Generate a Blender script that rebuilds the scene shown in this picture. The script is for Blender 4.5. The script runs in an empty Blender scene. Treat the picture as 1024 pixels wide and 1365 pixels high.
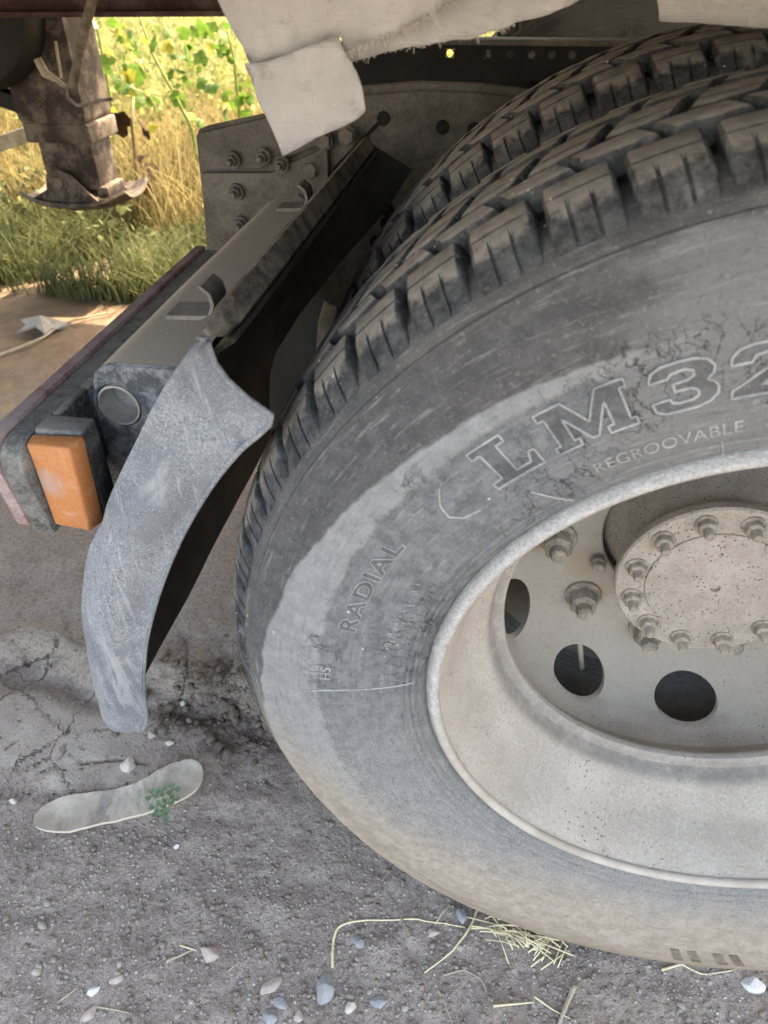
import bpy, bmesh, math, random
import numpy as np
from mathutils import Vector, Matrix, noise as mn
random.seed(7); rng = np.random.default_rng(7)
R = math.radians; PI = math.pi
scene = bpy.context.scene
COL = scene.collection

# ------------------------------------------------------------------ camera, world, sun, exposure
CAM = Vector((-0.2675, -0.4478, 1.0476))
YAW, PITCH, ROLL, FPX = R(9.386), R(38.109), R(-0.29), 964.65
cam_d = bpy.data.cameras.new('camera'); cam = bpy.data.objects.new('camera', cam_d); COL.objects.link(cam)
cam.location = CAM
_f = Vector((-math.sin(YAW)*math.cos(PITCH), math.cos(YAW)*math.cos(PITCH), -math.sin(PITCH)))
_r = Vector((math.cos(YAW), math.sin(YAW), 0)); _u = _r.cross(_f)
_r2 = math.cos(ROLL)*_r + math.sin(ROLL)*_u; _u2 = -math.sin(ROLL)*_r + math.cos(ROLL)*_u
cam.rotation_euler = Matrix((_r2, _u2, -_f)).transposed().to_euler()
cam_d.sensor_fit = 'VERTICAL'; cam_d.sensor_height = 36; cam_d.sensor_width = 27
cam_d.lens = 36*FPX/1365; cam_d.clip_start = 0.02; cam_d.clip_end = 600
cam_d.dof.use_dof = True; cam_d.dof.focus_distance = 0.86; cam_d.dof.aperture_fstop = 8.0
scene.camera = cam

SUN_EL, SUN_AZ = R(55), R(36)            # azimuth from +Y towards +X
SUN_DIR = Vector((math.sin(SUN_AZ)*math.cos(SUN_EL), math.cos(SUN_AZ)*math.cos(SUN_EL), math.sin(SUN_EL)))
world = bpy.data.worlds.new('World'); scene.world = world; world.use_nodes = True
wn = world.node_tree; sky = wn.nodes.new('ShaderNodeTexSky'); sky.sky_type = 'NISHITA'; sky.sun_disc = False
sky.sun_elevation = SUN_EL; sky.sun_rotation = SUN_AZ; sky.dust_density = 3.0; sky.air_density = 1.0; sky.ozone_density = 1.0
wn.links.new(sky.outputs[0], wn.nodes['Background'].inputs[0]); wn.nodes['Background'].inputs[1].default_value = 0.15
sl = bpy.data.lights.new('sun', 'SUN'); sl.energy = 2.0; sl.angle = R(0.6); sl.color = (1.0, 0.93, 0.80)
so = bpy.data.objects.new('sun', sl); COL.objects.link(so); so.location = (0, 8, 9)
so.rotation_euler = (-SUN_DIR).to_track_quat('-Z', 'Y').to_euler()
vs = scene.view_settings; vs.view_transform = 'Standard'; vs.look = 'None'; vs.gamma = 1; vs.use_curve_mapping = False
vs.exposure = 3.22
vs.use_white_balance = True; vs.white_balance_temperature = 8900; vs.white_balance_tint = 12.5
scene.cycles.max_bounces = 8; scene.cycles.diffuse_bounces = 5; scene.cycles.use_denoising = True

# ------------------------------------------------------------------ helpers
_ax = np.array([list(_r2), list(_u2), list(_f)]); _c = np.array(CAM)
def ray(u, v): return np.array([(u-512)/FPX, -(v-682.5)/FPX, 1.0]) @ _ax
def at_y(u, v, y): d = ray(u, v); return _c + d*(y-_c[1])/d[1]
def at_z(u, v, z): d = ray(u, v); return _c + d*(z-_c[2])/d[2]

def org(o):
    p = Vector((0, 0, 0))
    while o is not None: p = p + o.location; o = o.parent
    return p
def link(name, me, parent=None, loc=None, mat=None):
    """loc: world position of the mesh's own origin (default the world origin)"""
    o = bpy.data.objects.new(name, me); COL.objects.link(o)
    if mat is not None and not me.materials: me.materials.append(mat)
    w = Vector(loc) if loc is not None else Vector((0, 0, 0))
    if parent is not None: o.parent = parent; o.location = w - org(parent)
    else: o.location = w
    return o
def mesh(verts, faces, smooth=False, name='mesh'):
    me = bpy.data.meshes.new(name); me.from_pydata([tuple(map(float, v)) for v in verts], [], [tuple(map(int, f)) for f in faces]); me.update()
    if smooth: me.polygons.foreach_set('use_smooth', [True]*len(me.polygons))
    return me
def tag(o, label=None, cat=None, group=None, kind=None):
    if label: o['label'] = label
    if cat: o['category'] = cat
    if group: o['group'] = group
    if kind: o['kind'] = kind
    return o
def empty(name, loc, label, cat, group=None):
    o = bpy.data.objects.new(name, None); COL.objects.link(o); o.location = loc; o.empty_display_size = .05
    return tag(o, label, cat, group)

class MB:
    """collects shapes for ONE mesh"""
    def __init__(s): s.v = []; s.f = []
    def add(s, vs_, fs_):
        b = len(s.v); s.v += [tuple(map(float, v)) for v in vs_]; s.f += [tuple(int(i)+b for i in f) for f in fs_]; return s
    def box(s, a, b):
        (x0, y0, z0), (x1, y1, z1) = a, b
        return s.add([(x0,y0,z0),(x1,y0,z0),(x1,y1,z0),(x0,y1,z0),(x0,y0,z1),(x1,y0,z1),(x1,y1,z1),(x0,y1,z1)],
                     [(0,3,2,1),(4,5,6,7),(0,1,5,4),(1,2,6,5),(2,3,7,6),(3,0,4,7)])
    def prism(s, poly, y0, y1):
        """polygon in x,z extruded along y"""
        n = len(poly)
        vv = [(x, y0, z) for x, z in poly]+[(x, y1, z) for x, z in poly]
        return s.add(vv, [tuple(range(n)), tuple(range(2*n-1, n-1, -1))]+[(i, i+n, (i+1) % n+n, (i+1) % n) for i in range(n)])
    def tube(s, pts, r, n=8, closed=False, caps=True, rs=None):
        pts = [Vector(p) for p in pts]; m = len(pts); rings = []; up = None
        for i, p in enumerate(pts):
            a = pts[i-1] if (i > 0 or closed) else p; b = pts[(i+1) % m] if (i < m-1 or closed) else p
            t = (b-a).normalized() if (b-a).length > 0 else Vector((0, 0, 1))
            if up is None:
                up = t.orthogonal().normalized()
            up = (up - t*up.dot(t)); up = up.normalized() if up.length > 1e-6 else t.orthogonal().normalized()
            w = t.cross(up); q = rs[i] if rs else r
            rings.append([p + q*(math.cos(2*PI*k/n)*up + math.sin(2*PI*k/n)*w) for k in range(n)])
        vv = [v for rg in rings for v in rg]; ff = []
        for i in range(m if closed else m-1):
            j = (i+1) % m
            for k in range(n): ff.append((i*n+k, i*n+(k+1) % n, j*n+(k+1) % n, j*n+k))
        if caps and not closed: ff += [tuple(range(n-1, -1, -1)), tuple((m-1)*n+k for k in range(n))]
        return s.add(vv, ff)
    def lathe(s, prof, n=128, a0=0, a1=2*PI):
        """profile of (r, y) turned round the y axis"""
        full = abs(a1-a0-2*PI) < 1e-6; k = n if full else n+1; m = len(prof); vv = []; ff = []
        for i in range(k):
            a = a0+(a1-a0)*i/n; c, q = math.cos(a), math.sin(a)
            vv += [(r*c, y, r*q) for r, y in prof]
        for i in range(n):
            j = (i+1) % k
            for t in range(m-1): ff.append((i*m+t, i*m+t+1, j*m+t+1, j*m+t))
        return s.add(vv, ff)
    def hexnut(s, c, r, h, axis=(0, -1, 0), stud=.4, washer=1.35, n=6, rot=0.0):
        c = Vector(c); ax = Vector(axis).normalized(); u = ax.orthogonal().normalized(); w = ax.cross(u)
        def ring(rr, d, m): return [c+ax*d+rr*(math.cos(2*PI*k/m+rot)*u+math.sin(2*PI*k/m+rot)*w) for k in range(m)]
        def stack(levels, m):
            vv = []; ff = []
            for rr, d in levels: vv += ring(rr, d, m)
            for i in range(len(levels)-1):
                for k in range(m): ff.append((i*m+k, i*m+(k+1) % m, (i+1)*m+(k+1) % m, (i+1)*m+k))
            ff.append(tuple((len(levels)-1)*m+k for k in range(m))); s.add(vv, ff)
        if washer: stack([(r*washer, -h*.3), (r*washer, h*.14), (r*washer*.93, h*.2)], 14)
        stack([(r*1.0, 0), (r*1.0, h*.86), (r*.86, h)], n)
        if stud: stack([(r*.56, h*.8), (r*.56, h+h*stud), (r*.46, h+h*stud*1.25)], 10)
        return s
    def me(s, smooth=False, fix=True, bevel=0, name='mesh', angle=None):
        m = mesh(s.v, s.f, False, name)
        bm = bmesh.new(); bm.from_mesh(m)
        if fix: bmesh.ops.recalc_face_normals(bm, faces=bm.faces)
        if bevel:
            ed = [e for e in bm.edges if len(e.link_faces) == 2 and e.calc_face_angle(0) > R(30)]
            bmesh.ops.bevel(bm, geom=ed, offset=bevel, segments=2, affect='EDGES', profile=.5, clamp_overlap=True)
        if angle is not None:
            for e in bm.edges: e.smooth = len(e.link_faces) == 2 and e.calc_face_angle(0) < R(angle)
        bm.to_mesh(m); bm.free()
        if smooth or bevel or angle is not None: m.polygons.foreach_set('use_smooth', [True]*len(m.polygons))
        if bevel and angle is None:
            pass
        return m

class N:
    """small node builder"""
    def __init__(s, name):
        s.m = bpy.data.materials.new(name); s.m.use_nodes = True; s.t = s.m.node_tree; s.b = s.t.nodes['Principled BSDF']
        s.co = s.t.nodes.new('ShaderNodeTexCoord'); s.geo = s.t.nodes.new('ShaderNodeNewGeometry')
        s.obj = s.co.outputs['Object']; s.pos = s.geo.outputs['Position']; s.nrm = s.geo.outputs['Normal']
    def _in(s, sock, v):
        if v is None: return
        if isinstance(v, (int, float)): sock.default_value = v
        elif isinstance(v, (tuple, list)): sock.default_value = (*v, 1) if len(sock.default_value) == 4 and len(v) == 3 else v
        else: s.t.links.new(v, sock)
    def math(s, op, a, b=None, c=None, clamp=False):
        n = s.t.nodes.new('ShaderNodeMath'); n.operation = op; n.use_clamp = clamp
        for i, q in enumerate((a, b, c)): s._in(n.inputs[i], q)
        return n.outputs[0]
    def vmath(s, op, a, b=None, out=0):
        n = s.t.nodes.new('ShaderNodeVectorMath'); n.operation = op
        s._in(n.inputs[0], a); s._in(n.inputs[1], b); return n.outputs[out]
    def sep(s, v): n = s.t.nodes.new('ShaderNodeSeparateXYZ'); s._in(n.inputs[0], v); return n.outputs
    def comb(s, x=0, y=0, z=0):
        n = s.t.nodes.new('ShaderNodeCombineXYZ')
        for i, q in enumerate((x, y, z)): s._in(n.inputs[i], q)
        return n.outputs[0]
    def noise(s, scale, detail=4, rough=.55, vec=None, dist=0.0):
        n = s.t.nodes.new('ShaderNodeTexNoise'); s._in(n.inputs['Vector'], vec if vec is not None else s.obj)
        n.inputs['Scale'].default_value = scale; n.inputs['Detail'].default_value = detail
        n.inputs['Roughness'].default_value = rough; n.inputs['Distortion'].default_value = dist
        return n.outputs[0]
    def voro(s, scale, feature='F1', vec=None, rnd=1.0):
        n = s.t.nodes.new('ShaderNodeTexVoronoi'); n.feature = feature; s._in(n.inputs['Vector'], vec if vec is not None else s.obj)
        n.inputs['Scale'].default_value = scale; n.inputs['Randomness'].default_value = rnd
        return n.outputs
    def map(s, v, a, b, c=0., d=1., smooth=True):
        n = s.t.nodes.new('ShaderNodeMapRange'); n.interpolation_type = 'SMOOTHSTEP' if smooth else 'LINEAR'
        for i, q in enumerate((v, a, b, c, d)): s._in(n.inputs[i], q)
        return n.outputs[0]
    def mix(s, f, a, b, mode='MIX'):
        n = s.t.nodes.new('ShaderNodeMix'); n.data_type = 'RGBA'; n.blend_type = mode
        s._in(n.inputs[0], f); s._in(n.inputs[6], a); s._in(n.inputs[7], b); return n.outputs[2]
    def scale(s, v, k):
        n = s.t.nodes.new('ShaderNodeMapping'); n.inputs['Scale'].default_value = k; s._in(n.inputs[0], v); return n.outputs[0]
    def bump(s, h, strength=.5, dist=.002, prev=None):
        n = s.t.nodes.new('ShaderNodeBump'); n.inputs['Strength'].default_value = strength; n.inputs['Distance'].default_value = dist
        s._in(n.inputs['Height'], h)
        if prev is not None: s._in(n.inputs['Normal'], prev)
        return n.outputs[0]
    def out(s, col, rough=.85, bump=None, spec=.3, metal=0):
        s._in(s.b.inputs['Base Color'], col); s._in(s.b.inputs['Roughness'], rough); s._in(s.b.inputs['Metallic'], metal)
        s.b.inputs['Specular IOR Level'].default_value = spec
        if bump is not None: s._in(s.b.inputs['Normal'], bump)
        return s.m

def dusty(name, base, dust, amt=.5, up=.6, scale=25, spots=None, rough=.85, bump=.25, spec=.25, fine=220, patch=.35, rust=0):
    """weathered surface: base colour, settled dust (more on upward faces), patches and grain"""
    n = N(name)
    big = n.noise(scale*.25, 5, .6); mid = n.noise(scale, 5, .65); fin = n.noise(fine, 3, .7)
    nz = n.sep(n.nrm)[2]
    f = n.math('ADD', n.map(mid, .35, .7, -patch, patch), amt)
    f = n.math('ADD', f, n.math('MULTIPLY', n.math('MAXIMUM', nz, 0.0), up))
    f = n.math('ADD', f, n.map(fin, .3, .7, -.22, .22))
    f = n.math('ADD', f, n.map(big, .35, .65, -.2, .2), clamp=True)
    col = n.mix(f, base, dust)
    if rust: col = n.mix(n.map(n.noise(scale*1.3, 6, .7), .58, .72, 0, rust), col, (.16, .075, .035))
    if spots:
        w = n.noise(fine*1.3, 2, .8); col = n.mix(n.map(w, .60, .72, 0, .7), col, spots)
    b = n.bump(n.math('ADD', n.math('MULTIPLY', mid, .8), fin), bump, .0015)
    return n.out(col, rough, b, spec)

# ------------------------------------------------------------------ materials
def m_ground():
    n = N('dry_earth'); x, y, z = n.sep(n.pos)
    big = n.noise(1.6, 5, .6, n.pos); mid = n.noise(14, 6, .65, n.pos); fin = n.noise(160, 4, .7, n.pos); gr = n.noise(520, 2, .7, n.pos)
    c = n.mix(n.map(mid, .3, .72), (.235, .195, .166), (.430, .375, .332))
    c = n.mix(n.map(big, .4, .65, 0, .6), c, (.375, .312, .265))
    # trodden clay beyond the track edge is warmer and browner
    c = n.mix(n.math('MULTIPLY', n.map(n.math('ADD', y, n.map(mid, 0, 1, -.2, .2)), .30, .85), .62), c, (.345, .255, .190))
    # shading streaks painted along the track edge; dark freshly broken soil behind the tyre
    sx = n.noise(16, 5, .7, n.scale(n.pos, (.22, 1.6, 1)), .6)
    sm = n.math('MULTIPLY', n.math('MULTIPLY', n.map(y, .19, .24), n.map(y, .42, .34)), n.map(x, -.55, -.68))
    c = n.mix(n.math('MULTIPLY', sm, n.map(sx, .54, .66, 0, .5)), c, (.190, .150, .122)); c = n.mix(n.math('MULTIPLY', sm, n.map(sx, .46, .38, 0, .5)), c, (.44, .375, .32))
    bx = n.math('DIVIDE', n.math('ADD', x, .635), .155); by = n.math('DIVIDE', n.math('SUBTRACT', y, .275), .095)
    br = n.math('ADD', n.math('ADD', n.math('MULTIPLY', bx, bx), n.math('MULTIPLY', by, by)), n.map(n.noise(18, 5, .7, n.pos), .2, .8, -.9, .9))
    c = n.mix(n.map(br, 1.15, .45, 0, .8), c, n.mix(n.map(n.noise(45, 4, .7, n.pos), .3, .7), (.085, .064, .050), (.205, .165, .135)))
    # smooth dried crust left of the insole
    cr = n.math('MULTIPLY', n.map(n.math('ADD', y, n.map(mid, 0, 1, -.05, .05)), .085, .115), n.map(n.math('ADD', y, n.map(mid, 0, 1, -.06, .06)), .27, .22))
    cr = n.math('MULTIPLY', cr, n.map(x, -.70, -.80))
    c = n.mix(n.map(fin, .32, .68, -.15, .55), c, (.360, .318, .286))
    c = n.mix(n.map(fin, .56, .36, 0, .5), c, (.135, .108, .090))
    ckv = n.voro(7, 'DISTANCE_TO_EDGE', n.vmath('ADD', n.pos, n.vmath('MULTIPLY', n.comb(mid, fin, 0), (.05, .05, 0))))[0]; ckg = n.math('MULTIPLY', n.math('MAXIMUM', cr, n.math('MULTIPLY', sm, .8)), n.map(n.math('ADD', ckv, n.map(mid, .3, .7, -.006, .010)), .016, .003))
    c = n.mix(n.math('MULTIPLY', cr, .85), c, n.mix(n.map(mid, .3, .7), (.36, .315, .275), (.46, .415, .37)))
    c = n.mix(n.math('MULTIPLY', ckg, .85), c, (.10, .08, .066))
    c = n.mix(n.map(gr, .60, .72, 0, .5), c, (.50, .465, .425))
    # far: straw and dry grass litter
    far = n.map(n.math('ADD', y, n.map(n.noise(3, 4, .6, n.pos), 0, 1, -.8, .8)), 2.2, 3.4)
    lit = n.math('MULTIPLY', n.map(n.noise(9, 6, .75, n.pos), .52, .66), n.map(y, .9, 1.3)); c = n.mix(n.math('MULTIPLY', lit, .8), c, (.46, .36, .17))
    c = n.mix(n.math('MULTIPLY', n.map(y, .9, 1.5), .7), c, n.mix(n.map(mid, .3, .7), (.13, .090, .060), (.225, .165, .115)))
    st = n.mix(n.noise(2.5, 6, .7, n.pos), (.33, .30, .15), (.46, .41, .25))
    c = n.mix(far, c, st)
    v = n.voro(90, vec=n.pos)[0]
    h = n.math('ADD', n.math('MULTIPLY', mid, 1.2), n.math('ADD', n.math('MULTIPLY', fin, .9), n.math('MULTIPLY', gr, .35)))
    h = n.math('ADD', h, n.math('MULTIPLY', v, -.08)); h = n.math('SUBTRACT', h, n.math('MULTIPLY', ckg, 2.0))
    b = n.bump(h, n_str(.9), .006)
    return n.out(c, .95, b, .12)
def n_str(v): return v

def m_tyre():
    n = N('dusty_tyre_rubber'); x, y, z = n.sep(n.obj)
    r = n.vmath('LENGTH', n.comb(x, 0, z), out=1)
    nz = n.noise(22, 5, .65); ns = n.noise(75, 5, .7); nf = n.noise(420, 3, .75); nl = n.noise(6, 3, .5)
    rj = n.math('ADD', r, n.map(n.noise(20, 4, .55), .2, .8, -.005, .005, False))
    rub = n.mix(n.map(ns, .35, .65), (.108, .114, .121), (.168, .175, .182))            # lettered zone
    pale = n.mix(n.map(ns, .3, .7), (.185, .194, .200), (.245, .254, .258))             # scuffed pale band
    dark = n.mix(n.map(ns, .3, .7), (.062, .062, .064), (.095, .095, .097))             # clean dark band
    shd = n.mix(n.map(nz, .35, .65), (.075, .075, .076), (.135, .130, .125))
    lim = n.math('SUBTRACT', .462, n.math('MULTIPLY', z, .142))
    c = n.mix(n.map(n.math('ADD', r, n.map(ns, .2, .8, -.003, .003, False)), .3995, .4055), rub, pale)
    c = n.mix(n.map(n.math('SUBTRACT', rj, lim), -.0015, .0025), c, dark)
    # lighter scuffs on the upper dark band towards the right
    sc = n.math('MULTIPLY', n.map(n.math('ADD', x, n.map(nl, .3, .7, -.04, .04)), -.26, -.13), n.map(rj, .470, .462))
    wedge = n.math('MULTIPLY', n.map(n.math('ABSOLUTE', n.math('SUBTRACT', rj, n.math('SUBTRACT', .434, n.math('MULTIPLY', x, .05)))), .012, .004), n.map(x, -.15, -.20))
    c = n.mix(n.math('MULTIPLY', sc, n.math('SUBTRACT', 1.0, wedge)), c, (.160, .163, .164))
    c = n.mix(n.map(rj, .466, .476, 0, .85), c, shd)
    c = n.mix(n.map(nf, .57, .70, 0, .32), c, (.34, .345, .34))                            # dusty grain
    c = n.mix(n.map(nf, .42, .30, 0, .6), c, (.06, .06, .065))
    spot = n.voro(70)[0]; c = n.mix(n.math('MULTIPLY', n.map(spot, .12, .07), n.map(n.noise(16, 2), .60, .66)), c, (.50, .47, .42))
    # dried mud dust over the lower part
    mud = n.mix(n.map(ns, .3, .7), (.275, .220, .170), (.385, .322, .262))
    g1 = n.map(n.math('ADD', z, n.map(nz, .2, .8, -.07, .07, False)), .06, -.20, 0, .55)
    g2 = n.map(n.math('ADD', n.math('SUBTRACT', z, n.math('MULTIPLY', n.math('SUBTRACT', r, .40), 1.6)), n.map(nz, .2, .8, -.06, .06, False)), -.10, -.33, 0, .95)
    gg = n.mix(n.map(nf, .35, .65), (.200, .196, .186), (.320, .312, .294))
    c = n.mix(n.math('MULTIPLY', g1, n.map(nf, .25, .6, .6, 1.0)), c, gg)
    c = n.mix(n.math('MULTIPLY', g2, n.map(nf, .25, .55, .55, 1.0)), c, mud)
    c = n.mix(n.map(n.math('ADD', z, n.math('MULTIPLY', n.math('SUBTRACT', r, .47), -2.5)), -.27, -.33, 0, .35), c, (.36, .27, .19))
    c = n.mix(n.math('MULTIPLY', n.map(y, .036, .050), n.map(y, .198, .184)), c, (.022, .020, .019))  # groove floor between the block rows painted near black as shade
    # weather cracks between the letters, fine circumferential scuffing
    a = n.math('ARCTAN2', z, x)
    pol = n.comb(n.math('MULTIPLY', a, 9.0), n.math('MULTIPLY', r, 14.0), 0)
    ck = n.voro(3.2, 'DISTANCE_TO_EDGE', n.vmath('ADD', pol, n.vmath('SCALE', n.comb(nz, ns, 0), None)), 1.0)[0]
    ckm = n.math('MULTIPLY', n.map(ck, .03, .0), n.math('MULTIPLY', n.math('MULTIPLY', n.map(n.noise(9, 3), .50, .62), n.map(z, -.06, .04)), n.map(r, .425, .405)))
    c = n.mix(n.math('MULTIPLY', ckm, .85), c, (.030, .030, .033))
    sf = n.noise(30, 4, .7, n.comb(n.math('MULTIPLY', a, .35), n.math('MULTIPLY', r, 9), 0))             # fine circumferential ribs
    c = n.mix(n.map(sf, .55, .68, 0, .30), c, (.34, .345, .34)); c = n.mix(n.map(sf, .45, .33, 0, .30), c, (.06, .06, .062))
    h = n.math('ADD', n.math('MULTIPLY', ns, .8), n.math('MULTIPLY', nf, .8)); h = n.math('ADD', h, n.math('MULTIPLY', sf, .5))
    h = n.math('SUBTRACT', h, n.math('MULTIPLY', ckm, 1.8))
    return n.out(c, .9, n.bump(h, .75, .0018), .15)

def m_tread(cz):
    """rubber blocks: road dust on the running faces, scuffed rubber on the flanks"""
    n = N('tread_rubber'); rel = n.vmath('SUBTRACT', n.pos, (0, 0, cz)); x, y, z = n.sep(rel)
    rad = n.vmath('NORMALIZE', n.comb(x, 0, z)); d = n.vmath('DOT_PRODUCT', rad, n.nrm, out=1)
    ns = n.noise(70, 5, .7, n.pos); nf = n.noise(380, 3, .75, n.pos); nz = n.noise(26, 4, .6, n.pos)
    side = n.mix(n.map(ns, .35, .68), (.040, .041, .043), (.098, .100, .103))
    side = n.mix(n.map(nz, .58, .72, 0, .6), side, (.23, .235, .235))
    top = n.mix(n.map(ns, .3, .7), (.190, .168, .146), (.300, .268, .236))
    top = n.mix(n.map(nz, .35, .25, 0, .5), top, (.09, .085, .08))
    f = n.map(n.math('ADD', d, n.map(ns, .2, .8, -.07, .07, False)), .82, .94)
    c = n.mix(f, side, top)
    c = n.mix(n.map(nf, .60, .72, 0, .45), c, (.32, .30, .28))
    spot = n.voro(95, vec=n.pos)[0]; c = n.mix(n.math('MULTIPLY', n.map(spot, .15, .08), n.map(n.noise(9, 2, .5, n.pos), .56, .66)), c, (.55, .50, .44))
    # lower rows are caked with pale dust
    c = n.mix(n.math('MULTIPLY', n.map(n.math('ADD', z, n.map(nz, 0, 1, -.1, .1)), .02, -.28, 0, .8), n.map(nf, .2, .6, .6, 1)), c, (.29, .255, .215))
    return n.out(c, .85, n.bump(n.math('ADD', ns, n.math('MULTIPLY', nf, .8)), .6, .0015), .10)

def m_rim():
    n = N('dust_caked_rim_paint'); x, y, z = n.sep(n.obj)
    nz = n.noise(12, 5, .65); ns = n.noise(60, 5, .7); nf = n.noise(330, 3, .75)
    c = n.mix(n.map(nz, .3, .7), (.345, .308, .266), (.430, .390, .342))
    c = n.mix(n.map(ns, .52, .72, 0, .6), c, (.36, .30, .235))
    c = n.mix(n.map(nf, .54, .66, 0, .5), c, (.52, .49, .445))
    c = n.mix(n.map(nf, .45, .32, 0, .6), c, (.22, .185, .15))
    pit = n.voro(150)[0]; c = n.mix(n.math('MULTIPLY', n.map(pit, .22, .12), n.map(n.noise(14, 3), .50, .62)), c, (.13, .105, .085))
    c = n.mix(n.map(n.noise(20, 6, .75), .62, .72, 0, .45), c, (.30, .20, .12))
    recess_shade = n.map(y, .15, .23, 0, .55); c = n.mix(recess_shade, c, (.325, .282, .230))  # recess of the dish shaded darker in the colour
    # dark band painted under the disc's ridge, shade as well as crevice grime
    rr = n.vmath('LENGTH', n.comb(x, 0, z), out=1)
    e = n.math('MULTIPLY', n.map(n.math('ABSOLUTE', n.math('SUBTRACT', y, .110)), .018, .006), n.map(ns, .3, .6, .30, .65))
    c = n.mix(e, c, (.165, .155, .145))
    for a_, r_, s_ in ((207, .140, .034), (226, .150, .022), (190, .190, .02), (262, .150, .03), (300, .135, .03)):     # rust-tinted dust round the nuts
        q_ = n.vmath('LENGTH', n.scale(n.vmath('SUBTRACT', n.obj, (r_*math.cos(R(a_)), .27, r_*math.sin(R(a_)))), (1, .6, 1)), out=1)
        c = n.mix(n.math('MULTIPLY', n.map(q_, s_, s_*.3), n.map(nz, .35, .6, .1, .65)), c, (.33, .225, .125))
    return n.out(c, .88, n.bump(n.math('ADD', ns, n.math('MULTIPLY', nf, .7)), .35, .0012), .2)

MAT = {}
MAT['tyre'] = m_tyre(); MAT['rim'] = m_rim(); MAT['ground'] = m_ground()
WC = Vector((0, 0, .485))
MAT['tread'] = m_tread(WC.z)
MAT['flange'] = dusty('chalky_rim_flange', (.27, .26, .255), (.56, .55, .53), .5, .25, 45, (.70, .69, .67), .8, .5, .3, 260, .45, .35)
def m_flange():
    n = N('chalky_rim_flange'); x, y, z = n.sep(n.obj); ns = n.noise(70, 6, .75); nf = n.noise(380, 3, .8); nz = n.noise(18, 4, .6)
    a = n.mix(n.map(nf, .30, .70), (.28, .272, .262), (.46, .452, .438)); a = n.mix(n.map(ns, .5, .7, 0, .6), a, (.62, .61, .59)); a = n.mix(n.map(n.noise(30, 6, .75), .6, .7, 0, .5), a, (.17, .13, .10))
    b = n.mix(n.map(nz, .3, .7), (.36, .315, .265), (.48, .435, .38)); b = n.mix(n.map(nf, .58, .7, 0, .5), b, (.56, .53, .49))
    c = n.mix(n.map(n.math('ADD', z, n.map(ns, .2, .8, -.05, .05)), .0, -.16), a, b)
    return n.out(c, .88, n.bump(n.math('ADD', ns, nf), .6, .0016), .2)
MAT['flange'] = m_flange()
MAT['hub'] = dusty('dusty_hub_steel', (.21, .188, .16), (.40, .36, .31), .58, .25, 60, (.50, .46, .41), .9, .7, .15, 330, .25, .25)
def m_hub():
    n = N('dusty_hub_steel'); ns = n.noise(110, 5, .7); nf = n.noise(420, 3, .75); nz = n.noise(26, 5, .65)
    c = n.mix(n.map(nz, .3, .7), (.300, .262, .215), (.395, .350, .298)); c = n.mix(n.map(ns, .54, .68, 0, .55), c, (.215, .185, .150)); c = n.mix(n.map(nf, .55, .68, 0, .6), c, (.50, .455, .40)); c = n.mix(n.map(nf, .45, .33, 0, .5), c, (.18, .152, .122))
    pit = n.voro(190)[0]; c = n.mix(n.math('MULTIPLY', n.map(pit, .26, .14), n.map(n.noise(40, 3), .42, .55)), c, (.085, .07, .058))
    return n.out(c, .92, n.bump(n.math('ADD', n.math('ADD', ns, nf), n.math('MULTIPLY', n.map(pit, .3, .1), -.6)), .6, .0014), .15)
MAT['hub'] = m_hub()
MAT['nut'] = dusty('greyed_nut_steel', (.17, .148, .122), (.38, .330, .27), .45, .45, 60, None, .75, .4, .3, 300, .4, .3)
MAT['guard'] = dusty('dusty_guard_plastic', (.155, .168, .185), (.365, .385, .405), .45, .15, 50, (.60, .61, .62), .85, .3, .25, 330, .35)
MAT['guard_in'] = dusty('black_guard_plastic', (.009, .008, .008), (.044, .034, .027), .20, .2, 18, None, .6, .2, .3, 200, .3)
MAT['lip'] = dusty('chipped_black_lip', (.035, .034, .032), (.150, .132, .112), .55, .25, 45, None, .8, .4, .25, 200, .45)
MAT['beam'] = dusty('dusty_crossbar_paint', (.16, .155, .15), (.47, .415, .355), .45, .85, 30, None, .85, .3, .25, 260, .25)
MAT['beam_end'] = dusty('speckled_crossbar_end', (.085, .094, .106), (.290, .300, .310), .42, .25, 55, (.46, .47, .48), .85, .35, .25, 300, .45)
MAT['frame'] = dusty('dusty_frame_steel', (.075, .066, .056), (.165, .143, .120), .45, .5, 14, None, .85, .3, .2, 180, .3, .15)
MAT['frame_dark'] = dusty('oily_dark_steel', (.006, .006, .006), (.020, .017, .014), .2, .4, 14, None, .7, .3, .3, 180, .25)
MAT['maroon'] = dusty('faded_maroon_steel', (.055, .026, .026), (.16, .115, .10), .35, .4, 12, None, .8, .3, .2, 180, .25, .2)
MAT['bar_red'] = dusty('faded_red_bar', (.200, .085, .090), (.33, .265, .26), .45, .4, 30, (.42, .36, .36), .8, .3, .25, 260, .4)
MAT['rubber_edge'] = dusty('dusty_rubber_edge', (.062, .062, .062), (.215, .21, .20), .42, .25, 55, (.36, .36, .35), .85, .4, .2, 300, .22)
MAT['housing'] = dusty('black_lamp_housing', (.030, .031, .032), (.200, .198, .190), .30, .75, 40, None, .7, .2, .3, 240, .3)
MAT['leg'] = dusty('rusty_leg_steel', (.036, .028, .025), (.195, .160, .130), .24, .35, 16, None, .8, .3, .2, 180, .35, .35)
MAT['brace'] = dusty('beige_brace_paint', (.22, .18, .13), (.46, .40, .31), .55, .3, 14, None, .8, .3, .2, 180, .3, .2)
MAT['hose'] = dusty('dusty_hose', (.09, .075, .06), (.28, .235, .19), .5, .3, 30, None, .8, .3, .2, 200, .3)
MAT['hole'] = dusty('inside_of_hole', (.010, .010, .010), (.02, .018, .016), .3, .1, 20)
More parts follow.
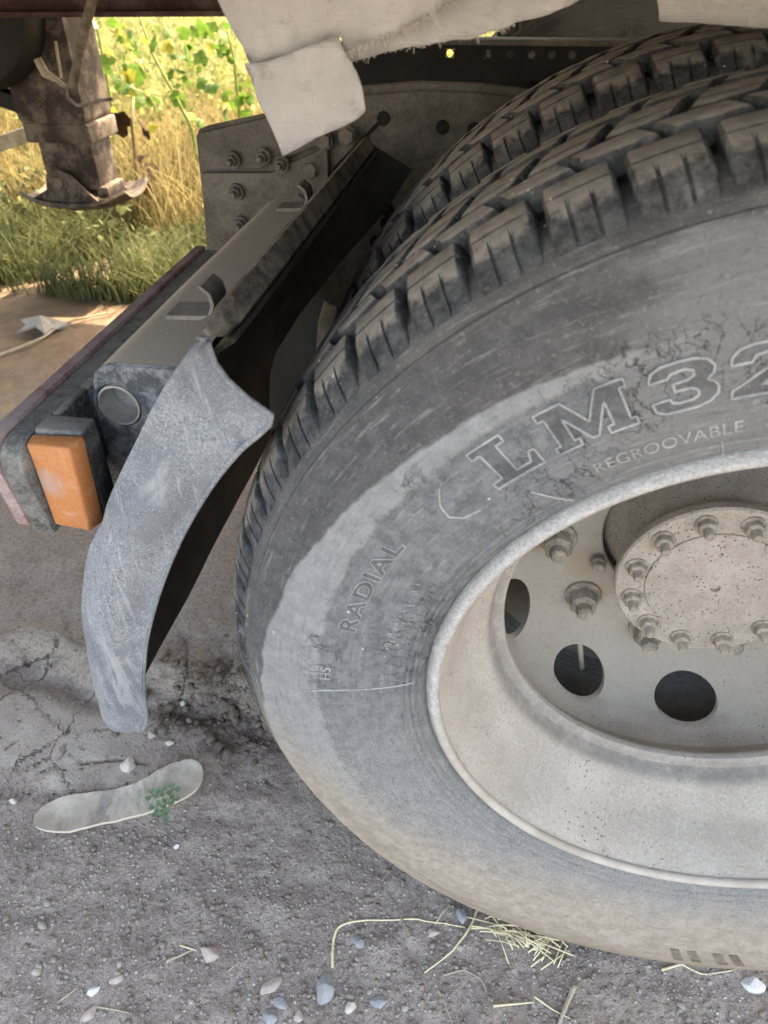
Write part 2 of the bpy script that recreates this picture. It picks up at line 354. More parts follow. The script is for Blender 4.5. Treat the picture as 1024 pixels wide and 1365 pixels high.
def m_amber():
    n = N('scuffed_amber_lens'); ns = n.noise(60, 5, .7); nf = n.noise(330, 3, .7); nz = n.noise(22, 4, .6)
    x, y, z = n.sep(n.pos)
    c = n.mix(n.map(nf, .3, .7, 0, .5), (.43, .150, .045), (.50, .235, .115))
    c = n.mix(n.map(ns, .50, .72, 0, .55), c, (.50, .33, .23))
    pt = n.vmath('LENGTH', n.scale(n.vmath('SUBTRACT', n.pos, (-.648, .03, .668)), (1, 0, 1)), out=1)
    c = n.mix(n.math('MULTIPLY', n.map(pt, .020, .006), n.map(nz, .35, .6, .2, .9)), c, (.36, .30, .29))
    return n.out(c, .6, n.bump(n.math('ADD', ns, nf), .25, .0008), .45)
MAT['amber'] = m_amber()
def m_canvas():
    n = N('soiled_grey_canvas'); nz = n.noise(7, 5, .6); ns = n.noise(60, 4, .7); nf = n.noise(700, 2, .7)
    c = n.mix(n.map(nz, .3, .7), (.335, .330, .322), (.490, .484, .474)); c = n.mix(n.map(ns, .55, .75, 0, .5), c, (.22, .195, .17))
    c = n.mix(n.map(nf, .55, .7, 0, .3), c, (.56, .54, .51))
    fb_ = n.noise(60, 5, .8, n.scale(n.obj, (1, 1, 5)), 1.5); c = n.mix(n.map(fb_, .55, .70, 0, .45), c, (.58, .565, .545)); c = n.mix(n.map(n.noise(16, 6, .75), .60, .72, 0, .45), c, (.24, .22, .195))
    w = n.math('SINE', n.math('MULTIPLY', n.sep(n.obj)[0], 3500)); w2 = n.math('SINE', n.math('MULTIPLY', n.sep(n.obj)[2], 3500))
    return n.out(c, .95, n.bump(n.math('ADD', n.math('ADD', ns, nf), n.math('ADD', n.math('MULTIPLY', n.math('ADD', w, w2), .12), n.math('MULTIPLY', fb_, 1.5))), .55, .0015), .1)
MAT['canvas'] = m_canvas()
def plain(name, a, b, scale=20, rough=.9, bump=.4, spec=.2, trans=0, dist=.003):
    n = N(name); f = n.noise(scale, 5, .65); g = n.noise(scale*9, 3, .7)
    c = n.mix(n.map(n.math('ADD', n.math('MULTIPLY', f, .7), n.math('MULTIPLY', g, .3)), .32, .68), a, b)
    m = n.out(c, rough, n.bump(n.math('ADD', f, g), bump, dist), spec)
    if trans:
        tr = n.t.nodes.new('ShaderNodeBsdfTranslucent'); n._in(tr.inputs[0], c); mx = n.t.nodes.new('ShaderNodeMixShader'); mx.inputs[0].default_value = trans
        n.t.links.new(n.b.outputs[0], mx.inputs[1]); n.t.links.new(tr.outputs[0], mx.inputs[2])
        n.t.links.new(mx.outputs[0], n.t.nodes['Material Output'].inputs[0])
    return m
def m_insole():
    n = N('worn_insole_felt'); x, y, z = n.sep(n.pos); f = n.noise(26, 5, .65); g = n.noise(240, 3, .75); k = n.noise(60, 5, .7)
    c = n.mix(n.map(f, .32, .68), (.36, .315, .265), (.49, .44, .375)); c = n.mix(n.map(k, .53, .70, 0, .3), c, (.24, .205, .17)); c = n.mix(n.map(g, .58, .72, 0, .4), c, (.52, .47, .41))
    st = n.math('MULTIPLY', n.map(n.math('ABSOLUTE', n.math('SUBTRACT', x, -.790)), .012, .008), n.map(k, .3, .6, .2, .8)); c = n.mix(st, c, (.235, .215, .195))
    return n.out(c, .95, n.bump(n.math('ADD', k, g), .5, .0015), .1)
MAT['insole'] = m_insole() if True else plain('worn_insole_felt', (.33, .275, .215), (.46, .40, .325), 28, .95, .5, .1)
MAT['thread'] = plain('pale_canvas_thread', (.50, .47, .43), (.66, .63, .59), 80)
MAT['insole_edge'] = plain('pale_insole_edge', (.52, .46, .37), (.60, .54, .45), 60)
MAT['straw'] = plain('dry_straw', (.58, .50, .30), (.76, .69, .48), 60, .7, .3, .3)
MAT['straw_grey'] = plain('weathered_straw', (.34, .29, .21), (.46, .41, .32), 60, .85)
MAT['stone_blue'] = plain('blue_grey_stone', (.20, .212, .222), (.33, .34, .342), 40, .85)
MAT['stone_pale'] = plain('pale_stone', (.42, .38, .335), (.56, .52, .47), 50, .9)
MAT['stone_pink'] = plain('pinkish_stone', (.35, .285, .25), (.46, .395, .355), 50, .9)
MAT['stone_white'] = plain('chalk_white_stone', (.50, .51, .52), (.66, .66, .65), 50, .9)
MAT['pebble'] = plain('grey_grit', (.22, .195, .17), (.42, .39, .355), 130, .9)
MAT['dark_clod'] = plain('dark_broken_earth', (.085, .064, .050), (.215, .172, .140), 60, .95)
MAT['pebble_mix'] = plain('mixed_pebbles', (.17, .16, .155), (.42, .375, .335), 12, .9)
MAT['clod'] = plain('crumbled_earth', (.165, .132, .110), (.310, .262, .226), 70, .95)
MAT['clover'] = plain('dusty_clover_leaf', (.085, .180, .090), (.230, .330, .210), 300, .7, .3, .3, .2)
MAT['leaf'] = plain('lobed_green_leaf', (.050, .118, .016), (.115, .200, .036), 30, .55, .3, .35, .45)
MAT['leaf_yellow'] = plain('yellowing_leaf', (.24, .24, .035), (.34, .33, .07), 30, .6, .3, .3, .45)
MAT['leaf_dead'] = plain('dead_brown_leaf', (.030, .015, .009), (.060, .032, .018), 30, .9)
MAT['stem'] = plain('green_stem', (.13, .19, .06), (.24, .29, .11), 40)
MAT['stem_dry'] = plain('dry_brown_stem', (.13, .085, .055), (.25, .19, .13), 40)
MAT['grass_dry'] = plain('golden_dry_grass', (.205, .165, .070), (.350, .290, .145), 9, .8, .2, .2, .35)
MAT['grass_green'] = plain('low_green_weeds', (.060, .080, .034), (.165, .180, .080), 14, .8, .2, .2, .3)
MAT['weed_yellow'] = plain('sunny_yellow_weeds', (.150, .175, .050), (.310, .305, .135), 5, .7, .2, .2, .45)
MAT['litter'] = plain('grey_white_litter', (.27, .26, .245), (.42, .41, .39), 40)
MAT['unseen_body'] = plain('unseen_cargo_body_paint', (.20, .19, .18), (.30, .29, .27), 6)

# ------------------------------------------------------------------ the ground
CRACKS = [[(92, 972), (86, 1000), (76, 1022)], [(76, 1022), (55, 1030)], [(86, 1000), (110, 1018), (160, 1012), (200, 1020)],
          [(30, 860), (36, 880)], [(80, 858), (74, 885)], [(352, 1030), (372, 1050)], [(5, 1000), (22, 988)]]
CRK = [[(at_z(u, v, .012)[0], at_z(u, v, .012)[1]) for u, v in c] for c in CRACKS]
def seg_dist(X, Y, a, b):
    ax_, ay_ = a; bx_, by_ = b; dx, dy = bx_-ax_, by_-ay_; t = np.clip(((X-ax_)*dx+(Y-ay_)*dy)/(dx*dx+dy*dy), 0, 1)
    return np.hypot(X-ax_-t*dx, Y-ay_-t*dy)
def sst(a, b, v): t = np.clip((v-a)/(b-a), 0, 1); return t*t*(3-2*t)
class VN:
    """numpy value noise"""
    def __init__(s, seed): s.g = np.random.default_rng(seed).random((257, 257))
    def __call__(s, X, Y, f):
        x = X*f+1000.3; y = Y*f+1000.7; i = np.floor(x).astype(int); j = np.floor(y).astype(int); u = x-i; v = y-j
        u = u*u*(3-2*u); v = v*v*(3-2*v); g = s.g; i0, i1, j0, j1 = i % 256, (i+1) % 256, j % 256, (j+1) % 256
        return (g[i0, j0]*(1-u)+g[i1, j0]*u)*(1-v)+(g[i0, j1]*(1-u)+g[i1, j1]*u)*v-.5
VNS = [VN(k) for k in range(8)]
def ground_h(X, Y):
    X = np.asarray(X, float); Y = np.asarray(Y, float); n = VNS
    wob = n[0](X, Y, 6)*.06+n[1](X, Y, 17)*.03
    left = sst(-.40, -.62, X)
    h = .026*sst(.275, .350, Y+wob*.8)*left                       # edge of the wheel track
    h = h+.009*np.exp(-((Y+wob-.335)/.030)**2)*left               # its crest
    h = h+.012*sst(.075, .12, Y+wob*.6)*sst(-.62, -.74, X)*(1-sst(.23, .28, Y+wob*.6))   # dried crust
    h = h-.004*np.exp(-((Y+wob-.27)/.030)**2)*left
    rough = 1+1.8*np.exp(-(((X+.66)/.13)**2+((Y-.28)/.09)**2))    # crumbled patch behind the tyre
    smooth = 1-.65*sst(.09, .12, Y)*sst(-.66, -.75, X)*(1-sst(.24, .28, Y))
    h = h+(n[2](X, Y, 9)*.012+n[3](X, Y, 28)*.0075*rough+n[4](X, Y, 75)*.0036*rough+n[5](X, Y, 170)*.0019*rough)*smooth
    h = h+.05*n[6](X, Y, 1.3)*sst(.8, 2.0, np.abs(Y))+.10*n[7](X, Y, .35)*sst(3, 8, np.hypot(X, Y))
    h = h-.006*np.exp(-((X+.02)/.3)**4-((Y-.32)/.42)**4)
    for c in CRK:
        for a, b in zip(c[:-1], c[1:]):
            m = (np.abs(X-a[0]) < .3) & (np.abs(Y-a[1]) < .3)
            if X.ndim == 0 and not m: continue
            d = seg_dist(X, Y, a, b)+n[4](X, Y, 60)*.005; h = h-.008*np.exp(-(d/.0018)**2)
    return h
def grow(v0, stop, step, k):
    o = []; v = v0
    while abs(v) < abs(stop): step *= k; v += step if stop > 0 else -step; o.append(v)
    return o
fx = list(np.arange(-1.25, .45, .0042)); fy = list(np.arange(-.36, .72, .0042))
gx = np.array(grow(fx[0], -200, .0042, 1.07)[::-1]+fx+grow(fx[-1], 200, .0042, 1.10))
gy = np.array(grow(fy[0], -60, .0042, 1.12)[::-1]+fy+grow(fy[-1], 300, .0042, 1.045))
GX, GY = np.meshgrid(gx, gy, indexing='ij'); GZ = ground_h(GX, GY)
nx_, ny_ = GX.shape; idx = np.arange(nx_*ny_).reshape(nx_, ny_)
gv = np.stack([GX.ravel(), GY.ravel(), GZ.ravel()], 1)
gf = np.stack([idx[:-1, :-1], idx[1:, :-1], idx[1:, 1:], idx[:-1, 1:]], -1).reshape(-1, 4)
gm = bpy.data.meshes.new('ground'); gm.vertices.add(len(gv)); gm.vertices.foreach_set('co', gv.ravel())
gm.loops.add(gf.size); gm.loops.foreach_set('vertex_index', gf.ravel()); gm.polygons.add(len(gf))
gm.polygons.foreach_set('loop_start', np.arange(0, gf.size, 4)); gm.polygons.foreach_set('use_smooth', np.ones(len(gf), bool)); gm.update(); gm.validate()
ground = link('ground', gm, mat=MAT['ground']); tag(ground, kind='structure')
def gz(x, y): return float(ground_h(x, y))
def gnd(u, v, lift=0.0):
    z = 0.0
    for _ in range(6): p = at_z(u, v, z+lift); z = gz(p[0], p[1])
    return Vector((p[0], p[1], z+lift))

# ------------------------------------------------------------------ the truck
truck = empty('truck', (0, .95, 0), 'dusty truck tractor seen at its rear dual wheel, mudguard and rear crossbar', 'truck')

# ---- wheels
SIDE = [(.292, .020), (.3000, .0065), (.3035, .0030), (.3060, -.0015), (.3085, -.0042), (.3105, -.0040), (.3118, -.0075), (.3140, -.0085), (.3158, -.0078), (.3172, -.0110),
        (.3195, -.0118), (.3212, -.0108), (.3230, -.0135), (.330, -.0168), (.340, -.0205), (.352, -.0240), (.366, -.0270), (.380, -.0288), (.395, -.0298), (.4035, -.0300), (.4060, -.0312), (.412, -.0310),
        (.424, -.0292), (.436, -.0264), (.4475, -.0228), (.4495, -.0205), (.460, -.0170), (.4690, -.0137), (.4698, -.0108), (.4712, -.0104), (.4724, -.0094), (.4770, -.0055), (.4800, .0015), (.4840, .0110), (.4875, .0270), (.4885, .0500), (.4915, .0850), (.4920, .1170)]
SIDE = [(r_, y_ if y_ > -.012 else -.012+(y_+.012)*.62) for r_, y_ in SIDE]
TY = .117
def side_y(r):
    rs = [p[0] for p in SIDE]; ys = [p[1] for p in SIDE]
    return float(np.interp(r, rs, ys))
def sag(v):
    """flatten where the tyre stands on the ground and bulge its flank there"""
    x, y, z = v; r = math.hypot(x, z)
    if r < .31: return v
    k = (r-.31)/.18; low = max(0., min(1., (-z-.22)/.26)); low = low*low*(3-2*low)
    y2 = y+(-.013*low*math.sin(PI*min(1, k*.92)))*(1 if y < TY else -1)
    z2 = z
    if z < -.30: z2 = max(z, -.4795) if z < -.4795 else z
    return (x, y2, z2)
def tyre_mesh():
    prof = SIDE+[(r, 2*TY-y) for r, y in SIDE[-2::-1]]
    b = MB().lathe(prof, 400); b.v = [sag(v) for v in b.v]
    # slow waviness so that the flank is not machine-perfect
    b.v = [(x, y+.0007*mn.noise(Vector((x*14, y*8, z*14))), z) for x, y, z in b.v]
    return b.me(smooth=True, angle=50)
TYRE = tyre_mesh()
NB = 60; DA = 2*PI/NB
def block_mesh(prof, w, skew=0.0, sipes=(), sipe_rows=None, bev=.06, notch=0.0, ysipes=()):
    """one tread block turned to angle 90deg: prof = (r, y) list from outer foot over the top to the inner foot; w = share of the pitch"""
    us = sorted(set([-.5, -.5+bev*.35, -.5+bev, 0., .5-bev, .5-bev*.35, .5]+[q for s_ in sipes for q in (s_-.030, s_-.018, s_+.018, s_+.030)]))
    m = len(prof); y0 = prof[0][1]; y1 = prof[-1][1]; vv = []; ff = []
    for u in us:
        ed = max(0., 1-(.5-abs(u))/bev)
        for j, (r, y) in enumerate(prof):
            rr = r-(.0028*ed*ed if 0 < j < m-1 else 0)
            if any(abs(u-s_) < .02 for s_ in sipes) and sipe_rows and j in sipe_rows: rr -= .0; yy = y+.0035
            else: yy = y
            t = (y-y0)/(y1-y0)-.5
            uu = u*w+skew*t
            if j in (0, m-1): uu = u*w*1.05+skew*t
            if notch and abs(u) < .2 and j == m-2: yy -= notch
            a = PI/2-uu*DA
            vv.append((rr*math.cos(a), yy, rr*math.sin(a)))
    for i in range(len(us)-1):
        for j in range(m-1): ff.append((i*m+j, i*m+j+1, (i+1)*m+j+1, (i+1)*m+j))
    ff.append(tuple(range(m-1, -1, -1))); k = (len(us)-1)*m; ff.append(tuple(k+j for j in range(m)))
    b = MB().add(vv, ff); return b.me(angle=38)
SH = [(.4745, -.0065), (.4785, -.0042), (.4850, .0030), (.4910, .0108), (.4952, .0180), (.4982, .0262), (.4998, .0325), (.4970, .0332), (.4970, .0340), (.5006, .0348), (.5040, .0490), (.5032, .0512), (.4860, .0525)]
BL_SH = block_mesh(SH, .85, .0, (-.17, .17), (1, 2, 3, 4), .075)
R2 = [(.487, .0600), (.5040, .0622), (.5050, .0634), (.5060, .0720), (.5025, .0728), (.5025, .0736), (.5062, .0744), (.5065, .0860), (.5050, .0880), (.488, .0890)]
BL_R2 = block_mesh([p for i, p in enumerate(R2) if i not in (4, 5)], .85, -.24, (), None, .04, .0)
RC = [(.488, .0935), (.5050, .0945), (.5064, .0962), (.5068, .1085), (.5025, .1090), (.5025, .1100), (.5070, .1105), (.5070, .1235), (.5025, .1240), (.5025, .1250), (.5068, .1255), (.5062, .1375), (.5050, .1392), (.488, .1402)]
BL_RC = block_mesh(RC, .80, .40, (), None, .04)
def mirror_mesh(me):
    v = [(p.co.x, 2*TY-p.co.y, p.co.z) for p in me.vertices]; f = [tuple(p.vertices)[::-1] for p in me.polygons]
    b = MB().add(v, f); return b.me(angle=38)
BL_R4 = mirror_mesh(BL_R2); BL_R5 = mirror_mesh(BL_SH)
ROWS = [(BL_SH, 0.0), (BL_R2, .5), (BL_RC, 1.0), (BL_R4, .5), (BL_R5, 0.0)]
for me_, _ in ROWS: me_.materials.append(MAT['tread'])
PH = R(108.0)                                   # a groove of the shoulder row
# rim: barrel and disc as one pressed wheel
RIMP = [(.2985, .0005), (.3020, .0040), (.3020, .0100), (.2900, .0200), (.2860, .0350), (.2760, .0620), (.2600, .0820), (.2580, .1500), (.2700, .1900), (.2850, .2250), (.2900, .2300), (.2850, .2330),
        (.2700, .1990), (.2560, .1600), (.2480, .1400), (.2380, .1320), (.2345, .1270)]
RIMF = [(.2985, .0005), (.3020, .0045), (.3010, .0100), (.2935, .0100), (.2885, .0040), (.2890, -.0008), (.2925, -.0030), (.2960, -.0028), (.2985, .0005)]
BARREL = [(.2900, .0045), (.2830, .0200), (.2750, .0420), (.2700, .0600), (.2620, .0760), (.2500, .0900), (.2440, .1020), (.2425, .1140), (.2410, .1170), (.2350, .1175), (.2300, .1215), (.2290, .1270), (.2320, .1325), (.2390, .1390), (.2460, .1500)]
DISC = [(.2460, .1500), (.2510, .1680), (.2505, .1850), (.2470, .2000), (.2420, .2120), (.2355, .2240), (.2275, .2355), (.2180, .2470), (.2080, .2580), (.1980, .2670), (.1880, .2725), (.1780, .2748), (.1400, .2750), (.1150, .2750), (.1130, .2770), (.1130, .2860)]
HOLES = [R(205.5+36*k) for k in range(10)]
def disc_mesh():
    """disc with real hand holes: the grid is cut along each hole's own rim"""
    prof = np.array(DISC); 
    seg = np.r_[0, np.cumsum(np.hypot(*np.diff(prof, axis=0).T))]
    def P(t, a):
        r = float(np.interp(t, seg, prof[:, 0])); y = float(np.interp(t, seg, prof[:, 1])); return (r*math.cos(a), y, r*math.sin(a))
    b = MB(); tc = float(np.interp(4.55, range(len(seg)), seg)); hr = .0400
    t0, t1 = tc-.044, tc+.044
    n = 40
    for h in HOLES:
        rc = .238; a0, a1 = h-R(18), h+R(18)
        # a square patch from t0..t1 and a0..a1 with an oval hole
        outer = []; inner = []; inner2 = []
        for k in range(n):
            q = 2*PI*k/n; c, s_ = math.cos(q), math.sin(q); m = max(abs(c), abs(s_))
            outer.append(P(tc+(t1-tc)*s_/m, h+R(18)*c/m))
            inner.append(P(tc+hr*.94*s_, h+hr*c/rc)); p = P(tc+hr*.92*s_, h+hr*.98*c/rc); inner2.append((p[0]*1.012, p[1]+.009, p[2]*1.012))
        mid = [tuple(.5*(u+v) for u, v in zip(A, B)) for A, B in zip(outer, inner)]
        # keep the mid ring on the surface
        mid = [P(tc+((t1-tc)*math.sin(2*PI*k/n)/max(abs(math.cos(2*PI*k/n)), abs(math.sin(2*PI*k/n)))*.45+hr*.94*math.sin(2*PI*k/n)*.55),
                 h+(R(18)*math.cos(2*PI*k/n)/max(abs(math.cos(2*PI*k/n)), abs(math.sin(2*PI*k/n)))*.45+hr/rc*math.cos(2*PI*k/n)*.55)) for k in range(n)]
        ff = []
        for g in range(3):
            for k in range(n): ff.append((g*n+k, g*n+(k+1) % n, (g+1)*n+(k+1) % n, (g+1)*n+k))
        b.add(outer+mid+inner+inner2, ff)
    def ringband(ts):
        k = 160; vv = [P(t, 2*PI*i/k) for i in range(k) for t in ts]; m = len(ts)
        b.add(vv, [(i*m+j, i*m+j+1, ((i+1) % k)*m+j+1, ((i+1) % k)*m+j) for i in range(k) for j in range(m-1)])
    ringband([t for t in seg if t < t0-.001]+[t0]); ringband([t1]+[t for t in seg if t > t1+.001])
    return b
def wheel(cx, cy, cz, outer=True, blocks_as_parts=True, mirror=False, name='rear_wheel', arc=(84, 214)):
    c = Vector((cx, cy, cz))
    b = disc_mesh() if outer else MB()
    if outer: b.lathe(BARREL, 160)
    else:
        b.lathe([(.30, .0), (.285, .004), (.276, .05), (.25, .09), (.25, .16), (.276, .20), (.285, .232), (.30, .236)], 96)
        b.lathe([(.185, .016), (.115, .012)], 96)
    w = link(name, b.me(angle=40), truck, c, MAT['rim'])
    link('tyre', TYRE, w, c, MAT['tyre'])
    if outer: link('rim_flange', MB().lathe(RIMF, 220).me(angle=60), w, c, MAT['flange'])
    rest = MB(); lo, hi = R(arc[0]), R(arc[1])
    for me_, off in ROWS:
        for k in range(NB):
            a = PH+DA*(k+.5+off); rot = a-PI/2; an = a % (2*PI)
            if blocks_as_parts and lo <= an <= hi:
                o = link('tread_block', me_, w, c); o.rotation_euler = (0, -rot, 0)
            else:
                if R(248) < an < R(314): continue
                M_ = Matrix.Rotation(-rot, 3, 'Y')
                rest.add([sag(M_ @ v.co) for v in me_.vertices], [tuple(p.vertices) for p in me_.polygons])
    o = link('tread_blocks', rest.me(fix=False, angle=38), w, c, MAT['tread']); o['kind'] = 'stuff'
    return w
rear_wheel = wheel(0, 0, WC.z)
inner_wheel = wheel(0, .32, WC.z, outer=False, arc=(88, 170))
# hub
hub = link('hub', MB().lathe([(.112, .300), (.104, .280), (.0945, .262), (.0925, .205), (.097, .203), (.1055, .2015), (.1065, .1985), (.1065, .1900), (.1045, .1875), (.074, .1872), (.0735, .1850), (.070, .1838), (.030, .1815), (.0055, .1812), (.0050, .1850), (.0, .1850)], 120).me(angle=35), rear_wheel, WC, MAT['hub'])
bn = MB().hexnut((0, 0, 0), .0098, .0115, (0, -1, 0), .75, 1.25).me(angle=30)
for k in range(12):
    a = R(110.5+30*k-.5); o = link('hub_bolt', bn, rear_wheel, WC+Vector((.0885*math.cos(a), .1868, .0885*math.sin(a))), MAT['nut']); o.rotation_euler = (0, k*.7, 0)
wnm = MB().hexnut((0, 0, 0), .0185, .026, (0, -1, 0), .42, 1.30).me(angle=30)
for k in range(10):
    a = R(188.5+36*k); o = link('wheel_nut', wnm, rear_wheel, WC+Vector((.1675*math.cos(a), .2735, .1675*math.sin(a))), MAT['nut']); o.rotation_euler = (0, k*1.3, 0)
# small hub studs seen behind the flange
sm = MB().hexnut((0, 0, 0), .0085, .010, (0, -1, 0), .0, 1.2).me(angle=30)
for a in (205, 262, 284, 330, 20, 120, 150):
    a = R(a); link('hub_stud', sm, rear_wheel, WC+Vector((.124*math.cos(a), .262, .124*math.sin(a))), MAT['nut'])
# brake drum behind the holes
dr = link('brake_drum', MB().lathe([(.0, .335), (.19, .335), (.205, .34), (.212, .36), (.222, .362), (.222, .375), (.208, .38), (.208, .60), (.0, .60)], 96).me(angle=35), truck, WC, dusty('grey_drum_iron', (.16, .165, .17), (.30, .29, .28), .4, .5, 20))
vst = MB().tube([(math.cos(R(247))*.262, .255, math.sin(R(247))*.262), (math.cos(R(240))*.225, .262, math.sin(R(240))*.225), (math.cos(R(233))*.19, .30, math.sin(R(233))*.19)], .0042, 8)
link('valve_stem', vst.me(smooth=True), rear_wheel, WC, MAT['straw_grey'])

# ---- raised writing on the flank
def bend(s_, h, r0, th0, lift):
    """flat letter coordinates (metres along, metres up) onto the flank, reading clockwise"""
    r = r0+h; a = th0-s_/r0
    return sag((r*math.cos(a), side_y(r)-lift, r*math.sin(a)))
LET = {'L': [(0,0),(38,0),(38,14),(34,14),(31,6),(20,6),(20,30),(26,30),(26,36),(2,36),(2,30),(8,30),(8,6),(0,6)],
 'M': [(0,0),(17,0),(17,6),(13.5,6),(13.5,25),(24.5,2),(29,2),(40,25),(40,6),(36,6),(36,0),(54,0),(54,6),(50.5,6),(50.5,30),(54,30),(54,36),(38,36),(27.5,15),(17,36),(0,36),(0,30),(4,30),(4,6),(0,6)],
 '3': [(0,11),(1,4),(6,.8),(14,0),(25,0),(33,2.5),(37.5,7),(38.5,12),(36.5,16.5),(32.5,19),(36.5,22.5),(37.5,27.5),(34,33),(27,35.6),(18,36),(9,35.5),(3.5,32.5),(1,26),(11.5,26),(14,29),(22,29.6),(26,27.5),(26,24),(22,21.8),(14,21.6),(14,15.6),(23,15.5),(27,13),(27,9),(23,6.6),(15,6.4),(11.5,8),(10.5,11)],
 '2': [(0,0),(36,0),(37,11),(32,11),(30,7.2),(17,7.2),(27,12.5),(34,18),(37,24),(36,30),(31,34.5),(23,36),(13,36),(6,34),(2,29.5),(1,24),(12,24),(14,28.2),(20,29.5),(25,27.5),(25,23.5),(20,18.5),(8,10),(1,6)]}
def dens(poly, step):
    o = []
    for i, p in enumerate(poly):
        q = poly[(i+1) % len(poly)]; n = max(1, int(math.hypot(q[0]-p[0], q[1]-p[1])/step))
        o += [(p[0]+(q[0]-p[0])*k/n, p[1]+(q[1]-p[1])*k/n) for k in range(n)]
    return o
def hatch(poly, ang, step):
    c, s_ = math.cos(ang), math.sin(ang); pts = [(x*c+y*s_, -x*s_+y*c) for x, y in poly]; out = []
    lo = min(p[1] for p in pts); hi = max(p[1] for p in pts); t = lo+step*.5
    while t < hi:
        xs = []
        for i, p in enumerate(pts):
            q = pts[(i+1) % len(pts)]
            if (p[1] <= t) != (q[1] <= t): xs.append(p[0]+(t-p[1])/(q[1]-p[1])*(q[0]-p[0]))
        xs.sort()
        for a, b in zip(xs[::2], xs[1::2]):
            if b-a > 2.2: out.append(((( a+.8)*c-t*s_, (a+.8)*s_+t*c), ((b-.8)*c-t*s_, (b-.8)*s_+t*c)))
        t += step
    return out
MAT['letter_ridge'] = dusty('rubbed_letter_ridge', (.20, .206, .21), (.37, .375, .37), .5, .1, 60, None, .85, .3, .2, 300, .3)
MAT['muddy_ridge'] = dusty('muddy_ridge', (.16, .13, .10), (.31, .255, .205), .45, .1, 60)
MAT['letter_hatch'] = dusty('hatched_rubber', (.095, .098, .102), (.20, .205, .205), .35, .1, 60, None, .85, .3, .2, 300, .3)
MAT['small_ridge'] = dusty('small_letter_ridge', (.22, .225, .225), (.38, .38, .37), .45, .1, 60, None, .85, .3, .2, 300, .4)
MAT['letter_fill'] = dusty('dark_hatched_rubber', (.070, .073, .077), (.135, .140, .145), .35, .1, 60, None, .8, .3, .2, 300, .25)
def big_letter(ch, th0, r0, k=1.0, mm=.001, wid=1.0):
    poly = [(x*wid, y) for x, y in LET[ch]]
    rd = MB(); ring = [bend(x*mm*k, y*mm*k, r0, th0, .0006) for x, y in dens(poly, 2.5)]; rd.tube(ring, .00105, 5, closed=True)
    ht = MB()
    for a, b in hatch(poly, R(-58), 1.75):
        n = 4; ht.tube([bend((a[0]+(b[0]-a[0])*i/n)*mm*k, (a[1]+(b[1]-a[1])*i/n)*mm*k, r0, th0, .0003) for i in range(n+1)], .00045, 4, caps=False)
    o = link('raised_letter', rd.me(smooth=True), rear_wheel, WC, MAT['letter_ridge'])
    link('letter_hatching', ht.me(smooth=True), rear_wheel, WC, MAT['letter_hatch'])
    fb = MB()
    bm = bmesh.new(); vs_ = [bm.verts.new((x, y, 0)) for x, y in dens(poly, 2.5)]; f = bm.faces.new(vs_); bmesh.ops.triangulate(bm, faces=[f])
    bmesh.ops.subdivide_edges(bm, edges=bm.edges[:], cuts=1)
    bm.verts.ensure_lookup_table(); bm.verts.index_update()
    fb.add([bend(v.co.x*mm*k, v.co.y*mm*k, r0, th0, .00035) for v in bm.verts], [tuple(v.index for v in q.verts) for q in bm.faces]); bm.free()
    link('letter_face', fb.me(smooth=True), rear_wheel, WC, MAT['letter_fill'])
big_letter('L', R(135.0), .3600, 1.04); big_letter('M', R(126.9), .3600, 1.02); big_letter('3', R(116.4), .3595); big_letter('2', R(109.3), .3595)
def text_mesh(txt, size, extr=.0004, bold=False):
    cu = bpy.data.curves.new('writing', 'FONT'); cu.body = txt; cu.size = size; cu.extrude = extr; cu.resolution_u = 3; cu.space_character = 1.15 if bold else 1.05; cu.offset = size*.03 if bold else 0
    ob = bpy.data.objects.new('writing', cu); COL.objects.link(ob); bpy.context.view_layer.update()
    me = bpy.data.meshes.new_from_object(ob.evaluated_get(bpy.context.evaluated_depsgraph_get())); bpy.data.objects.remove(ob); return me
def word(txt, th0, r0, size, width, ridge=True, mat='small_ridge', outline=False):
    if outline:
        cu = bpy.data.curves.new('writing', 'FONT'); cu.body = txt; cu.size = size; cu.fill_mode = 'NONE'; cu.bevel_depth = .00055; cu.bevel_resolution = 0; cu.resolution_u = 3; cu.space_character = 1.15; cu.offset = size*.03
        ob = bpy.data.objects.new('writing', cu); COL.objects.link(ob); bpy.context.view_layer.update()
        me = bpy.data.meshes.new_from_object(ob.evaluated_get(bpy.context.evaluated_depsgraph_get())); bpy.data.objects.remove(ob)
    else: me = text_mesh(txt, size, bold=mat == 'letter_fill')
    xs = [v.co.x for v in me.vertices]; x0, x1 = min(xs), max(xs); k = width/(x1-x0)
    for v in me.vertices: v.co = Vector(bend((v.co.x-x0)*k, v.co.y, r0, th0, .0003+v.co.z))
    me.update(); link('raised_word', me, rear_wheel, WC, MAT[mat])
word('REGROOVABLE', R(124.6), .3305, .0145, .095)
word('RADIAL', R(166.8), .3745, .0205, .116, outline=True, mat='letter_ridge')
word('RADIAL', R(166.8), .3748, .0200, .1155, mat='letter_fill')
word('HS', R(177.4), .3900, .014, .017)
wb = MB()                                       # worn, no longer legible small lettering: short raised strokes
for k in range(11):
    a = 168.5-k*1.42
    for j in range(random.choice((1, 2, 3))):
        r0 = .336+random.uniform(0, .007); r1 = r0+random.uniform(.002, .006); d = random.uniform(-.35, .35)
        wb.tube([sag((q*math.cos(R(a+d*t+j*.35)), side_y(q)-.0004, q*math.sin(R(a+d*t+j*.35)))) for t, q in ((0, r0), (.5, (r0+r1)/2), (1, r1))], .0006, 5)
o = link('worn_lettering', wb.me(smooth=True), rear_wheel, WC, MAT['small_ridge']); o['kind'] = 'stuff'
def lput(b): link('moulded_line', b.me(smooth=True), rear_wheel, WC, MAT['small_ridge'])
